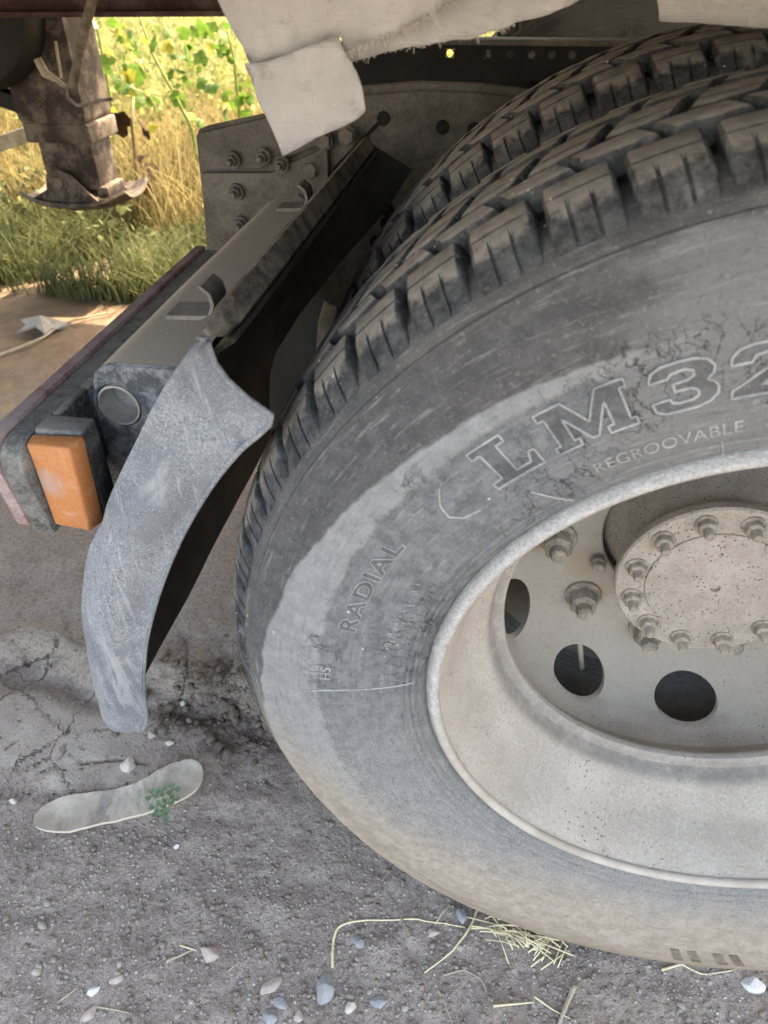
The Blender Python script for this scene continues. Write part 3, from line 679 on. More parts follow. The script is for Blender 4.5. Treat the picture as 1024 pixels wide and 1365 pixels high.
def arc_line(a0, a1, r0, r1, rad=.0009, n=14): lput(MB().tube([bend(0, q, 0.36, 0, 0) if 0 else sag(((r0+(r1-r0)*t)*math.cos(R(a0+(a1-a0)*t)), side_y(r0+(r1-r0)*t)-.0004, (r0+(r1-r0)*t)*math.sin(R(a0+(a1-a0)*t)))) for t, q in ((i/n, 0) for i in range(n+1))], rad, 5))
arc_line(180.2, 177.8, .413, .312); arc_line(132.5, 129.5, .342, .312); arc_line(110.5, 110.2, .325, .305)
# curved bracket mark in front of the first letter
lput(MB().tube([sag(((r)*math.cos(R(a)), side_y(r)-.0004, r*math.sin(R(a)))) for a, r in zip(np.interp(np.linspace(0, 4, 25), range(5), (139.6, 141.3, 141.8, 140.8, 138.6))+.25*np.sin(np.linspace(0, PI, 25)), np.interp(np.linspace(0, 4, 25), range(5), (.390, .378, .366, .357, .3535)))], .0009, 5))
# slanted hatched blocks low on the flank
for k, a in enumerate((272.0, 274.8, 278.9, 281.5)):
    hb = MB()
    for t in range(7):
        a0 = a+t*.22; hb.tube([sag(((.398+.026*q)*math.cos(R(a0+q*1.3)), side_y(.398+.026*q)-.0006, (.398+.026*q)*math.sin(R(a0+q*1.3)))) for q in (0, .33, .66, 1)], .0006, 4)
    link('hatched_mark', hb.me(smooth=True), rear_wheel, WC, MAT['muddy_ridge'])

# ---- mudguard
OUT = [(-.462, .836), (-.480, .824), (-.497, .803), (-.522, .770), (-.552, .727), (-.584, .676), (-.607, .637), (-.625, .597), (-.642, .548), (-.654, .495), (-.661, .440), (-.665, .390), (-.666, .350)]
guard = MB()
def rs_poly(pts, n):
    p = np.array(pts); s_ = np.r_[0, np.cumsum(np.hypot(*np.diff(p, axis=0).T))]; t = np.linspace(0, s_[-1], n)
    return np.stack([np.interp(t, s_, p[:, 0]), np.interp(t, s_, p[:, 1])], 1)
po = rs_poly(OUT, 30)+np.array([.009, -.010]); ny = 14
vv = []; ff = []
for i, (x, z) in enumerate(po):
    for j in range(ny):
        y = .016+(.63-.016)*j/(ny-1); w = .004*mn.noise(Vector((x*9, y*7, z*9)))
        vv.append((x+w, y, z+w*.5))
for i in range(29):
    for j in range(ny-1): ff.append((i*ny+j, i*ny+j+1, (i+1)*ny+j+1, (i+1)*ny+j))
def solid(b, th, mat_smooth=50):
    me = b.me(angle=mat_smooth); bm = bmesh.new(); bm.from_mesh(me); bmesh.ops.solidify(bm, geom=bm.faces[:], thickness=th); bmesh.ops.recalc_face_normals(bm, faces=bm.faces[:])
    for e in bm.edges: e.smooth = len(e.link_faces) == 2 and e.calc_face_angle(0) < R(mat_smooth)
    bm.to_mesh(me); bm.free(); me.polygons.foreach_set('use_smooth', [True]*len(me.polygons)); return me
mudguard = link('mudguard', solid(guard.add(vv, ff), .004), truck, None, MAT['guard_in'])
# outer side flange: the dusty grey blade nearest the camera
PAIRS = [((272, 446), (277, 446)), ((262, 456), (279, 462)), ((248, 473), (285, 485)), ((232, 495), (300, 508)), ((215, 520), (330, 535)), ((205, 540), (352, 550)), ((200, 547), (360, 556)), ((192, 563), (358, 568)),
 ((180, 588), (340, 585)), ((168, 612), (318, 603)), ((155, 640), (287, 640)), ((142, 670), (262, 678)), ((133, 700), (241, 715)), ((118, 727), (224, 752)), ((110, 755), (208, 795)), ((106, 800), (197, 833)), ((108, 845), (190, 866)),
 ((113, 880), (187, 905)), ((122, 915), (188, 935)), ((130, 945), (192, 955)), ((136, 962), (193, 966)), ((143, 972), (191, 973)), ((152, 978), (186, 979))]
el = []; er = []
for k in range(len(PAIRS)-1):
    for q in range(4):
        a, b = np.array(PAIRS[k], float), np.array(PAIRS[k+1], float); c = a+(b-a)*q/4
        l_, r_ = at_y(*c[0], 0.0), at_y(*c[1], 0.0); el.append((l_[0], l_[2])); er.append((r_[0], r_[2]))
l_, r_ = at_y(*PAIRS[-1][0], 0.0), at_y(*PAIRS[-1][1], 0.0); el.append((l_[0], l_[2])); er.append((r_[0], r_[2]))
el = np.array(el); er = np.array(er); NE = len(el); te = np.linspace(0, 1, NE)
for _ in range(3): el[1:-1] = (el[:-2]+2*el[1:-1]+el[2:])/4
for _ in range(3): er[34:-1] = (er[33:-2]+2*er[34:-1]+er[35:])/4
CR0, CR1 = at_y(238, 502, 0.), at_y(330, 604, 0.); CRM = at_y(262, 562, 0.)
nw = 14; vv = []; ff = []
for i in range(NE):
    t = te[i]
    for j in range(nw):
        q = j/(nw-1); x, z = el[i]*(1-q)+er[i]*q
        lo_ = float(sst(.28, .5, np.array(t))*sst(1.02, .80, np.array(t)))
        y = .004-.014*math.sin(PI*min(1, q*1.1))*lo_                       # bellied lower down
        dd = min(float(seg_dist(np.array(x), np.array(z), (CR0[0], CR0[2]), (CRM[0], CRM[2]))), float(seg_dist(np.array(x), np.array(z), (CRM[0], CRM[2]), (CR1[0], CR1[2]))))
        y += .0065*math.exp(-(dd/.0055)**2)                               # pressed crease
        y += -.010*max(0, 1-t/.30)*(1-q)*4*q-.006*max(0, 1-t/.12)
        y += .0035*mn.noise(Vector((x*13, 0, z*13)))+.005*math.exp(-((t-.56)/.03)**2)*max(0, 1-q*2.5)
        vv.append((x, y, z))
for i in range(NE-1):
    for j in range(nw-1): ff.append((i*nw+j, i*nw+j+1, (i+1)*nw+j+1, (i+1)*nw+j))
def m_blade():
    n = N('dusty_blade_plastic'); x, y, z = n.sep(n.obj); ns = n.noise(90, 5, .75); nf = n.noise(520, 3, .8); nz = n.noise(14, 4, .6)
    c = n.mix(n.map(nf, .36, .66), (.110, .120, .136), (.300, .318, .335))
    c = n.mix(n.map(ns, .40, .66, 0, .6), c, (.235, .252, .272)); c = n.mix(n.map(nz, .38, .60, .55, 0), c, (.115, .128, .148))
    for sc_, vv_, lo_, amt_, cc_ in ((11, (7, 1, .8), .58, .38, (.40, .415, .42)), (24, (6, 1, .7), .60, .32, (.50, .505, .495)), (15, (5, 1, .6), .60, .45, (.095, .105, .122)), (5, (2, 1, 1.4), .55, .4, (.34, .35, .36))):
        st = n.noise(sc_, 4, .65, n.scale(n.obj, vv_), .9); c = n.mix(n.map(st, lo_, lo_+.09, 0, amt_), c, cc_)
    sp = n.voro(260)[0]; c = n.mix(n.map(sp, .16, .09, 0, .7), c, (.50, .505, .50))
    x_ = n.math('ADD', n.noise(38, 5, .7), 0.0); c = n.mix(n.map(x_, .60, .70, 0, .6), c, (.075, .082, .095))
    return n.out(c, .85, n.bump(n.math('ADD', nf, ns), .35, .001), .22)
MAT['blade'] = m_blade()
link('side_flange', solid(MB().add(vv, ff), .0045, 60), mudguard, None, MAT['blade'])
edge = [(float(x), .0015-.014*math.sin(PI*1.0*1.1)*float(sst(.28, .5, np.array(t))*sst(1.02, .80, np.array(t)))-.006*max(0, 1-t/.12)+.001, float(z)) for (x, z), t in zip(er, te)]
link('rolled_edge', MB().tube(edge[2:-1], .0027, 7).me(smooth=True), mudguard, None, MAT['blade'])
# raised edge bead on the flange, pressed crease at the top, far end flange, top lip
fe = []; q0 = [( -.462, .832), (-.497, .803), (-.552, .727), (-.607, .637), (-.642, .548), (-.660, .44)]; q1 = [(-.405, .800), (-.440, .745), (-.515, .662), (-.585, .575), (-.632, .505), (-.655, .43)]
vv = [(x, .632, z) for x, z in q0]+[(x, .636, z) for x, z in q1]
link('end_flange', solid(MB().add(vv, [(i, i+1, i+7, i+6) for i in range(5)]), .004), mudguard, None, MAT['guard_in'])
lp = MB(); n = 40
for i in range(n):
    y0, y1 = -.002+.634*i/n, -.002+.634*(i+1)/n
vv = []; ff = []
for i in range(n+1):
    y = .010+.624*i/n; j = .0005*mn.noise(Vector((0, y*40, 3))); k = .0009*mn.noise(Vector((5, y*90, 3)))
    vv += [(-.4745+j, y, .8275), (-.4745+j, y, .8365), (-.4660+k, y, .8420+k), (-.4560+k, y, .8270), (-.4590, y, .8180)]
for q in range(5):
    a_ = Vector(vv[q]); vv[q] = tuple(a_.lerp(Vector((-.4735, .012, .8300)), .75)); vv[5+q] = tuple(Vector(vv[5+q]).lerp(Vector((-.4720, .026, .8300)), .25))
for i in range(n):
    for q in range(5): ff.append((i*5+q, i*5+(q+1) % 5, (i+1)*5+(q+1) % 5, (i+1)*5+q))
ff += [(0, 1, 2, 3, 4), tuple(n*5+q for q in (4, 3, 2, 1, 0))]
link('top_lip', MB().add(vv, ff).me(angle=25), mudguard, None, MAT['lip'])

# ---- rear crossbar with its pipe end
def rrect(x0, x1, z0, z1, r, n=6):
    o = []
    for cx, cz, a0 in ((x1-r, z1-r, 0), (x0+r, z1-r, 90), (x0+r, z0+r, 180), (x1-r, z0+r, 270)):
        for k in range(n+1): a = R(a0+90*k/n); o.append((cx+r*math.cos(a), cz+r*math.sin(a)))
    return o
BX0, BX1, BZ0, BZ1, BY0, BY1 = -.652, -.492, .555, .735, .128, .705
def bsec(ins=0.0):
    o = []
    for k in range(7): a = R(90+90*k/6); o.append((BX0+.030+(.030-ins)*math.cos(a), BZ1-.030+(.030-ins)*math.sin(a)))
    return o+[(BX0-.006+ins, .672), (-.688+ins, .548+ins), (-.640, .548+ins), (-.627-ins*.5, BZ0+ins), (-.609-ins, .620), (-.586-ins, .672), (-.556-ins, .716), (-.546-ins, BZ1-ins)]
sec = bsec()
cbm = MB(); n = len(sec); ys = [BY0+.006, BY0+.02]+list(np.linspace(BY0+.06, BY1, 20)); vv = [(x+.0012*mn.noise(Vector((x*8, y*9, 1))), y, z+.0016*mn.noise(Vector((x*10, y*8, z*4)))) for y in ys for x, z in sec]
ff = [(i*n+k, i*n+(k+1) % n, (i+1)*n+(k+1) % n, (i+1)*n+k) for i in range(len(ys)-1) for k in range(n)]
crossbar = link('crossbar', cbm.add(vv, ff).me(angle=35), truck, None, MAT['beam'])
# end plate with a round hole
HC = at_y(158, 541, BY0); hx, hz = HC[0], HC[2]; hr = .0228
epl = MB(); m = 56; rings = []
def sec_at(q, inset, y):
    c, s_ = math.cos(q), math.sin(q)
    # ray from the hole centre to the rounded outline
    best = 9
    sc = bsec(inset)
    for i in range(len(sc)):
        (x0, z0), (x1, z1) = sc[i], sc[(i+1) % len(sc)]; dx, dz = x1-x0, z1-z0; den = c*dz-s_*dx
        if abs(den) < 1e-9: continue
        t = ((x0-hx)*dz-(z0-hz)*dx)/den; u = ((x0-hx)*s_-(z0-hz)*c)/den
        if t > 0 and -1e-5 <= u <= 1+1e-6: best = min(best, t)
    return (hx+best*c, y, hz+best*s_)
for inset, y in ((0, BY0+.006), (.0018, BY0+.0018), (.006, BY0)): rings.append([sec_at(2*PI*k/m, inset, y) for k in range(m)])
for rr, y in ((hr*1.12, BY0), (hr*1.03, BY0+.001), (hr, BY0+.004), (hr, BY0+.012)): rings.append([(hx+rr*math.cos(2*PI*k/m), y, hz+rr*math.sin(2*PI*k/m)) for k in range(m)])
for g in range(len(rings)-1):
    epl.add(rings[g]+rings[g+1], [(k, (k+1) % m, m+(k+1) % m, m+k) for k in range(m)])
link('end_plate', epl.me(angle=40), crossbar, None, MAT['beam_end'])
pp = MB(); prof = [(.0218, .012), (.0218, -.002), (.0196, -.002), (.0192, .0), (.0192, .030), (.0, .030)]
pp.lathe(prof, 40); pp.v = [(x+hx, y+BY0+.002, z+hz) for x, y, z in pp.v]
link('pipe_end', pp.me(angle=35), crossbar, None, plain('galvanised_pipe', (.40, .375, .34), (.58, .55, .51), 50))
# bent clips on the bar, hooked over the lip
def clip(p, ln, w, name='clip'):
    x, y, z = p; b = MB(); th = .004
    path = [(-ln, 0), (-.012, .0015), (-.004, .006), (.000, .016), (-.002, .026), (-.010, .033)]
    up = [(q[0]+(th*.25 if i < 2 else th*.9), q[1]+(th if i < 2 else th*.2)) for i, q in enumerate(path)]
    poly = path+up[::-1]
    vv = [(x+a, y, z+c) for a, c in poly]+[(x+a, y+w, z+c) for a, c in poly]; k = len(poly); h = len(path)
    ff = [(i, (i+1) % k, (i+1) % k+k, i+k) for i in range(k)]+[(i, i+1, k-2-i, k-1-i) for i in range(h-1)]+[(k+i, k+i+1, 2*k-2-i, 2*k-1-i) for i in range(h-1)]
    b.add(vv, ff); return link(name, b.me(angle=40), mudguard, None, MAT['clip'])
MAT['clip'] = dusty('pale_clip_steel', (.12, .12, .118), (.26, .235, .205), .5, .2, 40, None, .7, .3, .3, 260, .3)
clip(at_y(284, 430, .150), .046, .034); clip(at_y(408, 284, .50), .040, .030)

# ---- bar with rubber edge and marker lamp
def plate(xa, xb, z0, z1, y0, y1, rc, bevel=.003):
    b = MB(); b.box((xa, y0, z0), (xb, y1, z1)); return b.me(bevel=bevel)
def bent_bar(x0, x1, ztop, zbot, y0, y1, off):
    """bar along y whose near end curves down into a tongue"""
    b = MB(); ys = np.linspace(y0+.03, y1, 16); prof = [(x0, zbot+.05), (x0, ztop-.004), (x0+.004, ztop), (x1-.004, ztop), (x1, ztop-.004), (x1, zbot+.05)]
    path = [(y1, 0)]; vv = []; ff = []; m = 4
    # cross section ring follows the top edge then dives at the near end
    pts = [(y, ztop) for y in np.linspace(y1, y0+.022, 14)]+[(y0+.010, ztop-.004), (y0+.003, ztop-.012), (y0, ztop-.025)]+[(y0+.002*k+off*.0, ztop-.025-(ztop-.025-zbot)*k/5) for k in range(1, 6)]
    for i, (y, z) in enumerate(pts):
        a = pts[max(0, i-1)]; c = pts[min(len(pts)-1, i+1)]; ty, tz = c[0]-a[0], c[1]-a[1]; L = math.hypot(ty, tz); ny_, nz_ = tz/L, -ty/L   # points inwards (down / back)
        d = .020
        if nz_ > 0 or ny_ < 0: ny_, nz_ = -ny_, -nz_
        wx = (1-.25*max(0, i-17)/5)
        vv += [(x0+.002, y, z), (x1-.002, y, z), (x1, y+ny_*.003, z+nz_*.003), (x1, y+ny_*d, z+nz_*d), (x0, y+ny_*d, z+nz_*d), (x0, y+ny_*.003, z+nz_*.003)]
    k = 6
    for i in range(len(pts)-1):
        for q in range(k): ff.append((i*k+q, i*k+(q+1) % k, (i+1)*k+(q+1) % k, (i+1)*k+q))
    ff += [tuple(range(k)), tuple((len(pts)-1)*k+q for q in range(k-1, -1, -1))]
    return b.add(vv, ff).me(angle=35)
bar = link('rear_bar', bent_bar(-.704, -.6885, .7095, .612, .018, .545, 0), truck, None, MAT['bar_red'])
link('rubber_edge', bent_bar(-.6880, -.6640, .7065, .606, .017, .540, 0), bar, None, MAT['rubber_edge'])
link('bar_web', MB().box((-.700, .045, .590), (-.6885, .545, .690)).me(bevel=.002), bar, None, MAT['bar_red'])
lamp = MB().box((-.6625, .043, .613), (-.6165, .070, .7125)).me(bevel=.003)
lamp_o = link('marker_lamp', lamp, truck, None, MAT['housing'])
link('lamp_backing', MB().box((-.6625, .0742, .625), (-.6535, .1255, .7105)).me(bevel=.002), lamp_o, None, MAT['housing'])
link('lamp_bracket', MB().box((-.6635, .1258, .630), (-.6530, .50, .7095)).me(bevel=.002), lamp_o, None, MAT['housing'])
lens = MB(); a = [(-.6630, .0415, .7090), (-.6130, .0415, .7115), (-.6180, .0415, .6150), (-.6630, .0415, .6150)]
f0 = [(-.6610, .026, .7070), (-.6180, .022, .7095), (-.6240, .022, .6170), (-.6610, .026, .6170)]
lens.add([*a, *f0], [(0, 1, 5, 4), (1, 2, 6, 5), (2, 3, 7, 6), (3, 0, 4, 7), (4, 5, 6, 7), (3, 2, 1, 0)])
link('amber_lens', lens.me(bevel=.0025), lamp_o, None, MAT['amber'])

# ---- frame
FY = .72
fp = [(262, 182), (266, 172), (276, 168), (360, 150), (440, 131), (490, 121), (560, 115), (640, 118), (705, 126), (760, 131), (1100, 150)]
top = [at_y(u, v, FY) for u, v in fp]; bot = at_y(277, 330, FY)
poly = [(p[0], p[2]) for p in top]+[(top[-1][0], .45), (-.30, .45), (-.45, .52), (bot[0], bot[2])]
fplate = link('frame_plate', MB().prism(poly[::-1], FY, FY+.008).me(angle=30), truck, None, MAT['frame'])
tl = MB(); tl.tube([(p[0], FY-.002, p[2]+.001) for p in top[4:]], .007, 6); link('top_flange', tl.me(smooth=True), fplate, None, MAT['frame'])
bp = [(268, 236), (277, 330), (330, 345), (440, 300), (437, 196), (330, 215)]; bpw = [at_y(u, v, FY-.018) for u, v in ((268, 231), (276, 335), (440, 335), (436, 196), (360, 231))]
brk = link('bracket_plate', MB().prism([(p[0], p[2]) for p in bpw], FY-.018, FY-.008).me(bevel=.0015), fplate, None, MAT['frame'])
upb = [at_y(u, v, FY-.012) for u, v in ((266, 178), (267, 226), (345, 224), (434, 190), (434, 140), (360, 156))]
link('upper_plate', MB().prism([(p[0], p[2]) for p in upb], FY-.014, FY-.003).me(bevel=.0015), fplate, None, MAT['frame'])
bm1 = MB().hexnut((0, 0, 0), .0085, .010, (0, -1, 0), .9, 1.5).me(angle=30)
for u, v in ((310, 214), (350, 209), (315, 256), (375, 219), (321, 299)):
    p = at_y(u, v, FY-.022); o = link('bolt', bm1, fplate, p, MAT['nut_dark'] if 'nut_dark' in MAT else MAT['frame']); o.rotation_euler = (0, u*.1, 0)
bm2 = MB().hexnut((0, 0, 0), .0115, .010, (0, -1, 0), .0, 1.2).me(angle=30)
for u, v in ((414, 226), (432, 187), (463, 181), (590, 216), (400, 268)):
    p = at_y(u, v, FY-.018 if u != 590 else FY); o = link('bolt', bm2, fplate, p, MAT['frame']); o.rotation_euler = (0, u*.1, 0)
hm = MB().lathe([(0, -.0015), (.0085, -.0015), (.0098, 0.0)], 20).me()
for u, v in ((511, 158), (590, 170), (632, 173)): link('bolt_hole', hm, fplate, at_y(u, v, FY-.001), MAT['hole'])
sl_ = MB(); a, b = at_y(508, 161, FY-.002), at_y(445, 226, FY-.002); sl_.tube([a, b], .0028, 5); link('torn_slit', sl_.me(), fplate, None, MAT['hole'])
# suspension pieces between guard and tyre
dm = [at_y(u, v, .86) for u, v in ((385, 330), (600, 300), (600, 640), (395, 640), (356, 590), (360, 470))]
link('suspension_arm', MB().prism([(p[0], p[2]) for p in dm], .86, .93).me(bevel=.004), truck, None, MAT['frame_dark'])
st_ = [at_y(u, v, .80) for u, v in ((440, 372), (452, 378), (446, 430), (436, 482), (420, 486), (424, 430))]
link('torque_rod_plate', MB().prism([(p[0], p[2]) for p in st_], .80, .815).me(bevel=.002), truck, None, MAT['frame'])
sb = MB(); p = at_y(515, 290, .66); sb.prism(rrect(p[0]-.022, p[0]+.018, p[2]-.02, p[2]+.02, .012), .655, .663)
q = at_y(500, 325, .66); sb.prism(rrect(q[0]-.012, q[0]+.012, q[2]-.05, q[2]+.03, .010), .664, .670); susp = link('shackle', sb.me(bevel=.001), truck, None, MAT['frame'])
for du, dv in ((2, -10), (0, 8), (-14, 34)): link('shackle_hole', hm, susp, at_y(515+du, 290+dv, .652), MAT['hole'])
link('axle', MB().tube([(0, .3, WC.z), (0, 1.9, WC.z)], .075, 20).me(smooth=True), truck, None, MAT['frame_dark'])
# far frame rail with see-through holes, far wheel
RY = 1.50; rp = [(430, 95), (600, 66), (640, 57), (700, 58), (840, 65), (1100, 85)]
tp = [at_y(u, v, RY) for u, v in rp]; zt = float(np.mean([p[2] for p in tp[2:4]]))
rail = MB(); xs0, xs1 = at_y(470, 90, RY)[0], 2.5
holes = [at_y(600, 68, RY), at_y(650, 75, RY), at_y(680, 77, RY), at_y(708, 78, RY), at_y(735, 79, RY), at_y(762, 81, RY)]
xs = [xs0]; zc = float(np.mean([h[2] for h in holes[:2]])); hr2 = .0085
b = MB()
b.box((xs0, RY, zt-.25), (xs1, RY+.008, zc-hr2*1.05)); b.box((xs0, RY, zc+hr2*1.05), (xs1, RY+.008, zt))
cur = xs0
for h in sorted(holes, key=lambda h: h[0]):
    b.box((cur, RY, zc-hr2*1.05), (h[0]-hr2*1.05, RY+.008, zc+hr2*1.05))
    # round the square opening with a ring plate
    m = 20; ro = []; ri = []
    for k in range(m):
        q = 2*PI*k/m; c, s_ = math.cos(q), math.sin(q); mm = max(abs(c), abs(s_)); ro.append((h[0]+hr2*1.05*c/mm, RY+.001, zc+hr2*1.05*s_/mm)); ri.append((h[0]+hr2*c*.95, RY+.001, zc+hr2*s_*.95))
    b.add(ro+ri, [(k, (k+1) % m, m+(k+1) % m, m+k) for k in range(m)]); cur = h[0]+hr2*1.05
b.box((cur, RY, zc-hr2*1.05), (xs1, RY+.008, zc+hr2*1.05))
frail = link('frame_rail', b.me(), truck, None, MAT['frame_dark'])
link('rail_flange', MB().box((xs0, RY-.03, zt-.002), (xs1, RY+.05, zt+.008)).me(bevel=.002), frail, None, MAT['frame'])
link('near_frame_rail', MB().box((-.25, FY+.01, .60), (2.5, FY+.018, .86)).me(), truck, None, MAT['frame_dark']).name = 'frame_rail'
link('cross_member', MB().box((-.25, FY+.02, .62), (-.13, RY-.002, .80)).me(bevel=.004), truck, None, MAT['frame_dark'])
far_wheel = wheel(0, 1.86, WC.z, outer=False, blocks_as_parts=False, name='rear_wheel')

# ------------------------------------------------------------------ the trailer above
trailer = empty('trailer', (-2.5, 1.2, 1.12), 'dark trailer underside with a maroon rail above the roadside weeds', 'trailer')
link('unseen_cargo_body', MB().box((-7.5, -.33, 1.105), (2.4, 2.28, 3.9)).me(), trailer, None, MAT['unseen_body'])  # body out of view; floor lowered and stretched outward to block sky over the wheel
rb = MB(); A0, A1 = at_y(-120, 41, 1.72), at_y(300, 17, 1.72)
def yb(a, b, y0, y1, h):
    d = MB(); vv = []
    for p in (a, b):
        for y in (y0, y1):
            for z in (p[2], p[2]+h): vv.append((p[0], y, z))
    return d.add(vv, [(0, 1, 3, 2), (4, 6, 7, 5), (0, 4, 5, 1), (2, 3, 7, 6), (1, 5, 7, 3), (0, 2, 6, 4)])
A0[0] = -7; A1[0] = .8; sl__ = (at_y(300, 17, 1.72)[2]-at_y(0, 36, 1.72)[2])/(at_y(300, 17, 1.72)[0]-at_y(0, 36, 1.72)[0]); p0 = at_y(0, 36, 1.72)
link('main_rail', yb((-4.5, 0, p0[2]), (at_y(330, 17, 1.72)[0], 0, at_y(300, 17, 1.72)[2]), 1.715, 1.74, .35).me(bevel=.002), trailer, None, MAT['maroon'])
link('rail_foot', yb((-4.5, 0, p0[2]-.004), (at_y(330, 17, 1.72)[0], 0, at_y(300, 17, 1.72)[2]-.004), 1.66, 1.80, .012).me(bevel=.002), trailer, None, MAT['maroon'])
# landing leg
LX0, LX1, LY0, LY1 = -1.825, -1.615, 1.93, 2.11
leg = link('landing_leg', MB().prism(rrect(LX0-.015, LX1+.005, .60, 1.12, .02), LY0, LY1).me(angle=35), trailer, None, MAT['leg'])
leg.data.update()
link('inner_leg', MB().box((LX0+.015, LY0+.02, .40), (LX1-.008, LY1-.02, .61)).me(bevel=.008), leg, None, MAT['leg'])
link('leg_collar', MB().box((LX0-.004, LY0-.008, .545), (LX1+.012, LY1+.008, .602)).me(bevel=.006), leg, None, MAT['leg'])
ft = MB(); nxf, nyf = 17, 9; vv = []; ff = []
for i in range(nxf):
    for j in range(nyf):
        u = i/(nxf-1)*2-1; v = j/(nyf-1)*2-1; x = -1.72+u*.195; y = 2.02+v*.14*(1-.35*abs(u)**3)
        z = .330+(.026 if u < 0 else .042)*abs(u)**2.4+.03*abs(v)**3
        vv.append((x, y, z))
for i in range(nxf-1):
    for j in range(nyf-1): ff.append((i*nyf+j, i*nyf+j+1, (i+1)*nyf+j+1, (i+1)*nyf+j))
foot = link('leg_foot', solid(MB().add(vv, ff), .012), leg, None, MAT['leg'])
for y in (1.915, 2.112):
    link('foot_bracket', MB().prism([(-1.88, .365), (-1.80, .405), (-1.79, .450), (-1.745, .470), (-1.70, .450), (-1.66, .405), (-1.60, .352), (-1.72, .338)][::-1], y, y+.012).me(bevel=.002), leg, None, MAT['leg'])
link('pivot_pin', MB().hexnut((-1.745, 1.914, .430), .020, .02, (0, -1, 0), .0, 1.45).me(angle=30), leg, None, MAT['leg'])
link('foot_clamp', MB().box((-1.64, 1.95, .372), (-1.600, 2.08, .410)).me(bevel=.006), leg, None, MAT['leg'])
def bar_between(name, a, b, w, h, mat, par):
    a, b = Vector(a), Vector(b); t = (b-a).normalized(); s_ = Vector((0, 1, 0)); n_ = t.cross(s_).normalized(); vv = []
    for p in (a, b):
        for i, j in ((-1, -1), (1, -1), (1, 1), (-1, 1)): vv.append(p+s_*w/2*i+n_*h/2*j)
    return link(name, MB().add(vv, [(0, 1, 2, 3), (7, 6, 5, 4), (0, 4, 5, 1), (1, 5, 6, 2), (2, 6, 7, 3), (3, 7, 4, 0)]).me(bevel=.004), par, None, mat)
bar_between('brace', at_y(-60, 212, 2.36), at_y(68, 168, 2.36), .15, .05, MAT['brace'], leg)
bar_between('brace', at_y(-60, 62, 2.40), at_y(66, 146, 2.40), .16, .05, MAT['brace'], leg)
bar_between('brace', at_y(-50, 110, 1.98), at_y(66, 152, 1.98), .05, .05, MAT['frame_dark'], leg)
wl = MB(); wl.lathe([(.0, 0), (.22, 0), (.24, .03), (.24, .30), (.0, .33)], 48); wl.v = [(x, y, z) for x, y, z in wl.v]; pw = at_y(30, 20, 2.0)
link('air_tank', wl.me(angle=40), trailer, (pw[0]-.12, 1.85, pw[2]+.05), MAT['frame_dark'])
bar_between('brace', at_y(30, 80, 2.14), at_y(120, 25, 2.14), .05, .06, MAT['brace'], trailer)
hs = [at_y(u, v, 1.62) for u, v in ((132, -40), (123, 0), (113, 40), (104, 80), (97, 116))]
hose = link('air_hose', MB().tube(hs, .0125, 12).me(smooth=True), trailer, None, MAT['hose'])
hk = [at_y(u, v, 1.62) for u, v in ((96, 112), (88, 118), (90, 130), (102, 140), (118, 140), (134, 134), (150, 132))]
link('hook_wire', MB().tube(hk, .0045, 8).me(smooth=True), hose, None, MAT['hose'])
link('cable_sleeve', MB().tube([at_y(u, v, 1.62) for u, v in ((50, 78), (60, 98), (75, 106), (88, 116))], .010, 10, rs=[.011, .012, .007, .005]).me(smooth=True), hose, None, MAT['brace'])
link('thin_wire', MB().tube([at_y(u, v, 1.70) for u, v in ((74, 55), (77, 75), (82, 104))], .004, 6).me(smooth=True), hose, None, MAT['brace'])

# ------------------------------------------------------------------ torn canvas hanging from the trailer
def sheet(px, y0, th=.0016, amp=.010, seed=0, res=.0055, tilt=0.0, fray=0.0):
    """pixel outline on a hanging plane, meshed as a fine grid clipped to the outline and crumpled"""
    pts = [at_y(u, v, y0) for u, v in px]; poly = [(p[0], p[2]) for p in pts]; poly = dens(poly, res)
    if fray:
        poly = [(x+fray*mn.noise(Vector((x*160, z*160, seed))), z+fray*mn.noise(Vector((x*170, z*170, seed+9)))) for x, z in poly]
    bm = bmesh.new(); f = bm.faces.new([bm.verts.new((x, 0, z)) for x, z in poly])
    bmesh.ops.triangulate(bm, faces=[f])
    x0, x1 = min(p[0] for p in poly), max(p[0] for p in poly); z0, z1 = min(p[1] for p in poly), max(p[1] for p in poly)
    for k in range(1, int((x1-x0)/(res*1.8))): bmesh.ops.bisect_plane(bm, geom=bm.verts[:]+bm.edges[:]+bm.faces[:], plane_co=(x0+k*res*1.8, 0, 0), plane_no=(1, 0, .01))
    for k in range(1, int((z1-z0)/(res*1.8))): bmesh.ops.bisect_plane(bm, geom=bm.verts[:]+bm.edges[:]+bm.faces[:], plane_co=(0, 0, z0+k*res*1.8), plane_no=(.01, 0, 1))
    for v in bm.verts:
        x, z = v.co.x, v.co.z; q = Vector((x*9+seed, z*9, seed)); v.co.y = y0+amp*mn.noise(q)+amp*.42*mn.noise(q*3.1)+amp*.20*mn.noise(q*9)+amp*.35*abs(mn.noise(q*2.2+Vector((7, 3, 1))))+tilt*(z-z1)
    ex = bmesh.ops.extrude_face_region(bm, geom=bm.faces[:]); bmesh.ops.translate(bm, verts=[g for g in ex['geom'] if isinstance(g, bmesh.types.BMVert)], vec=(0, th, 0)); bmesh.ops.recalc_face_normals(bm, faces=bm.faces[:])
    me = bpy.data.meshes.new('canvas'); bm.to_mesh(me); bm.free(); me.polygons.foreach_set('use_smooth', [True]*len(me.polygons)); return me
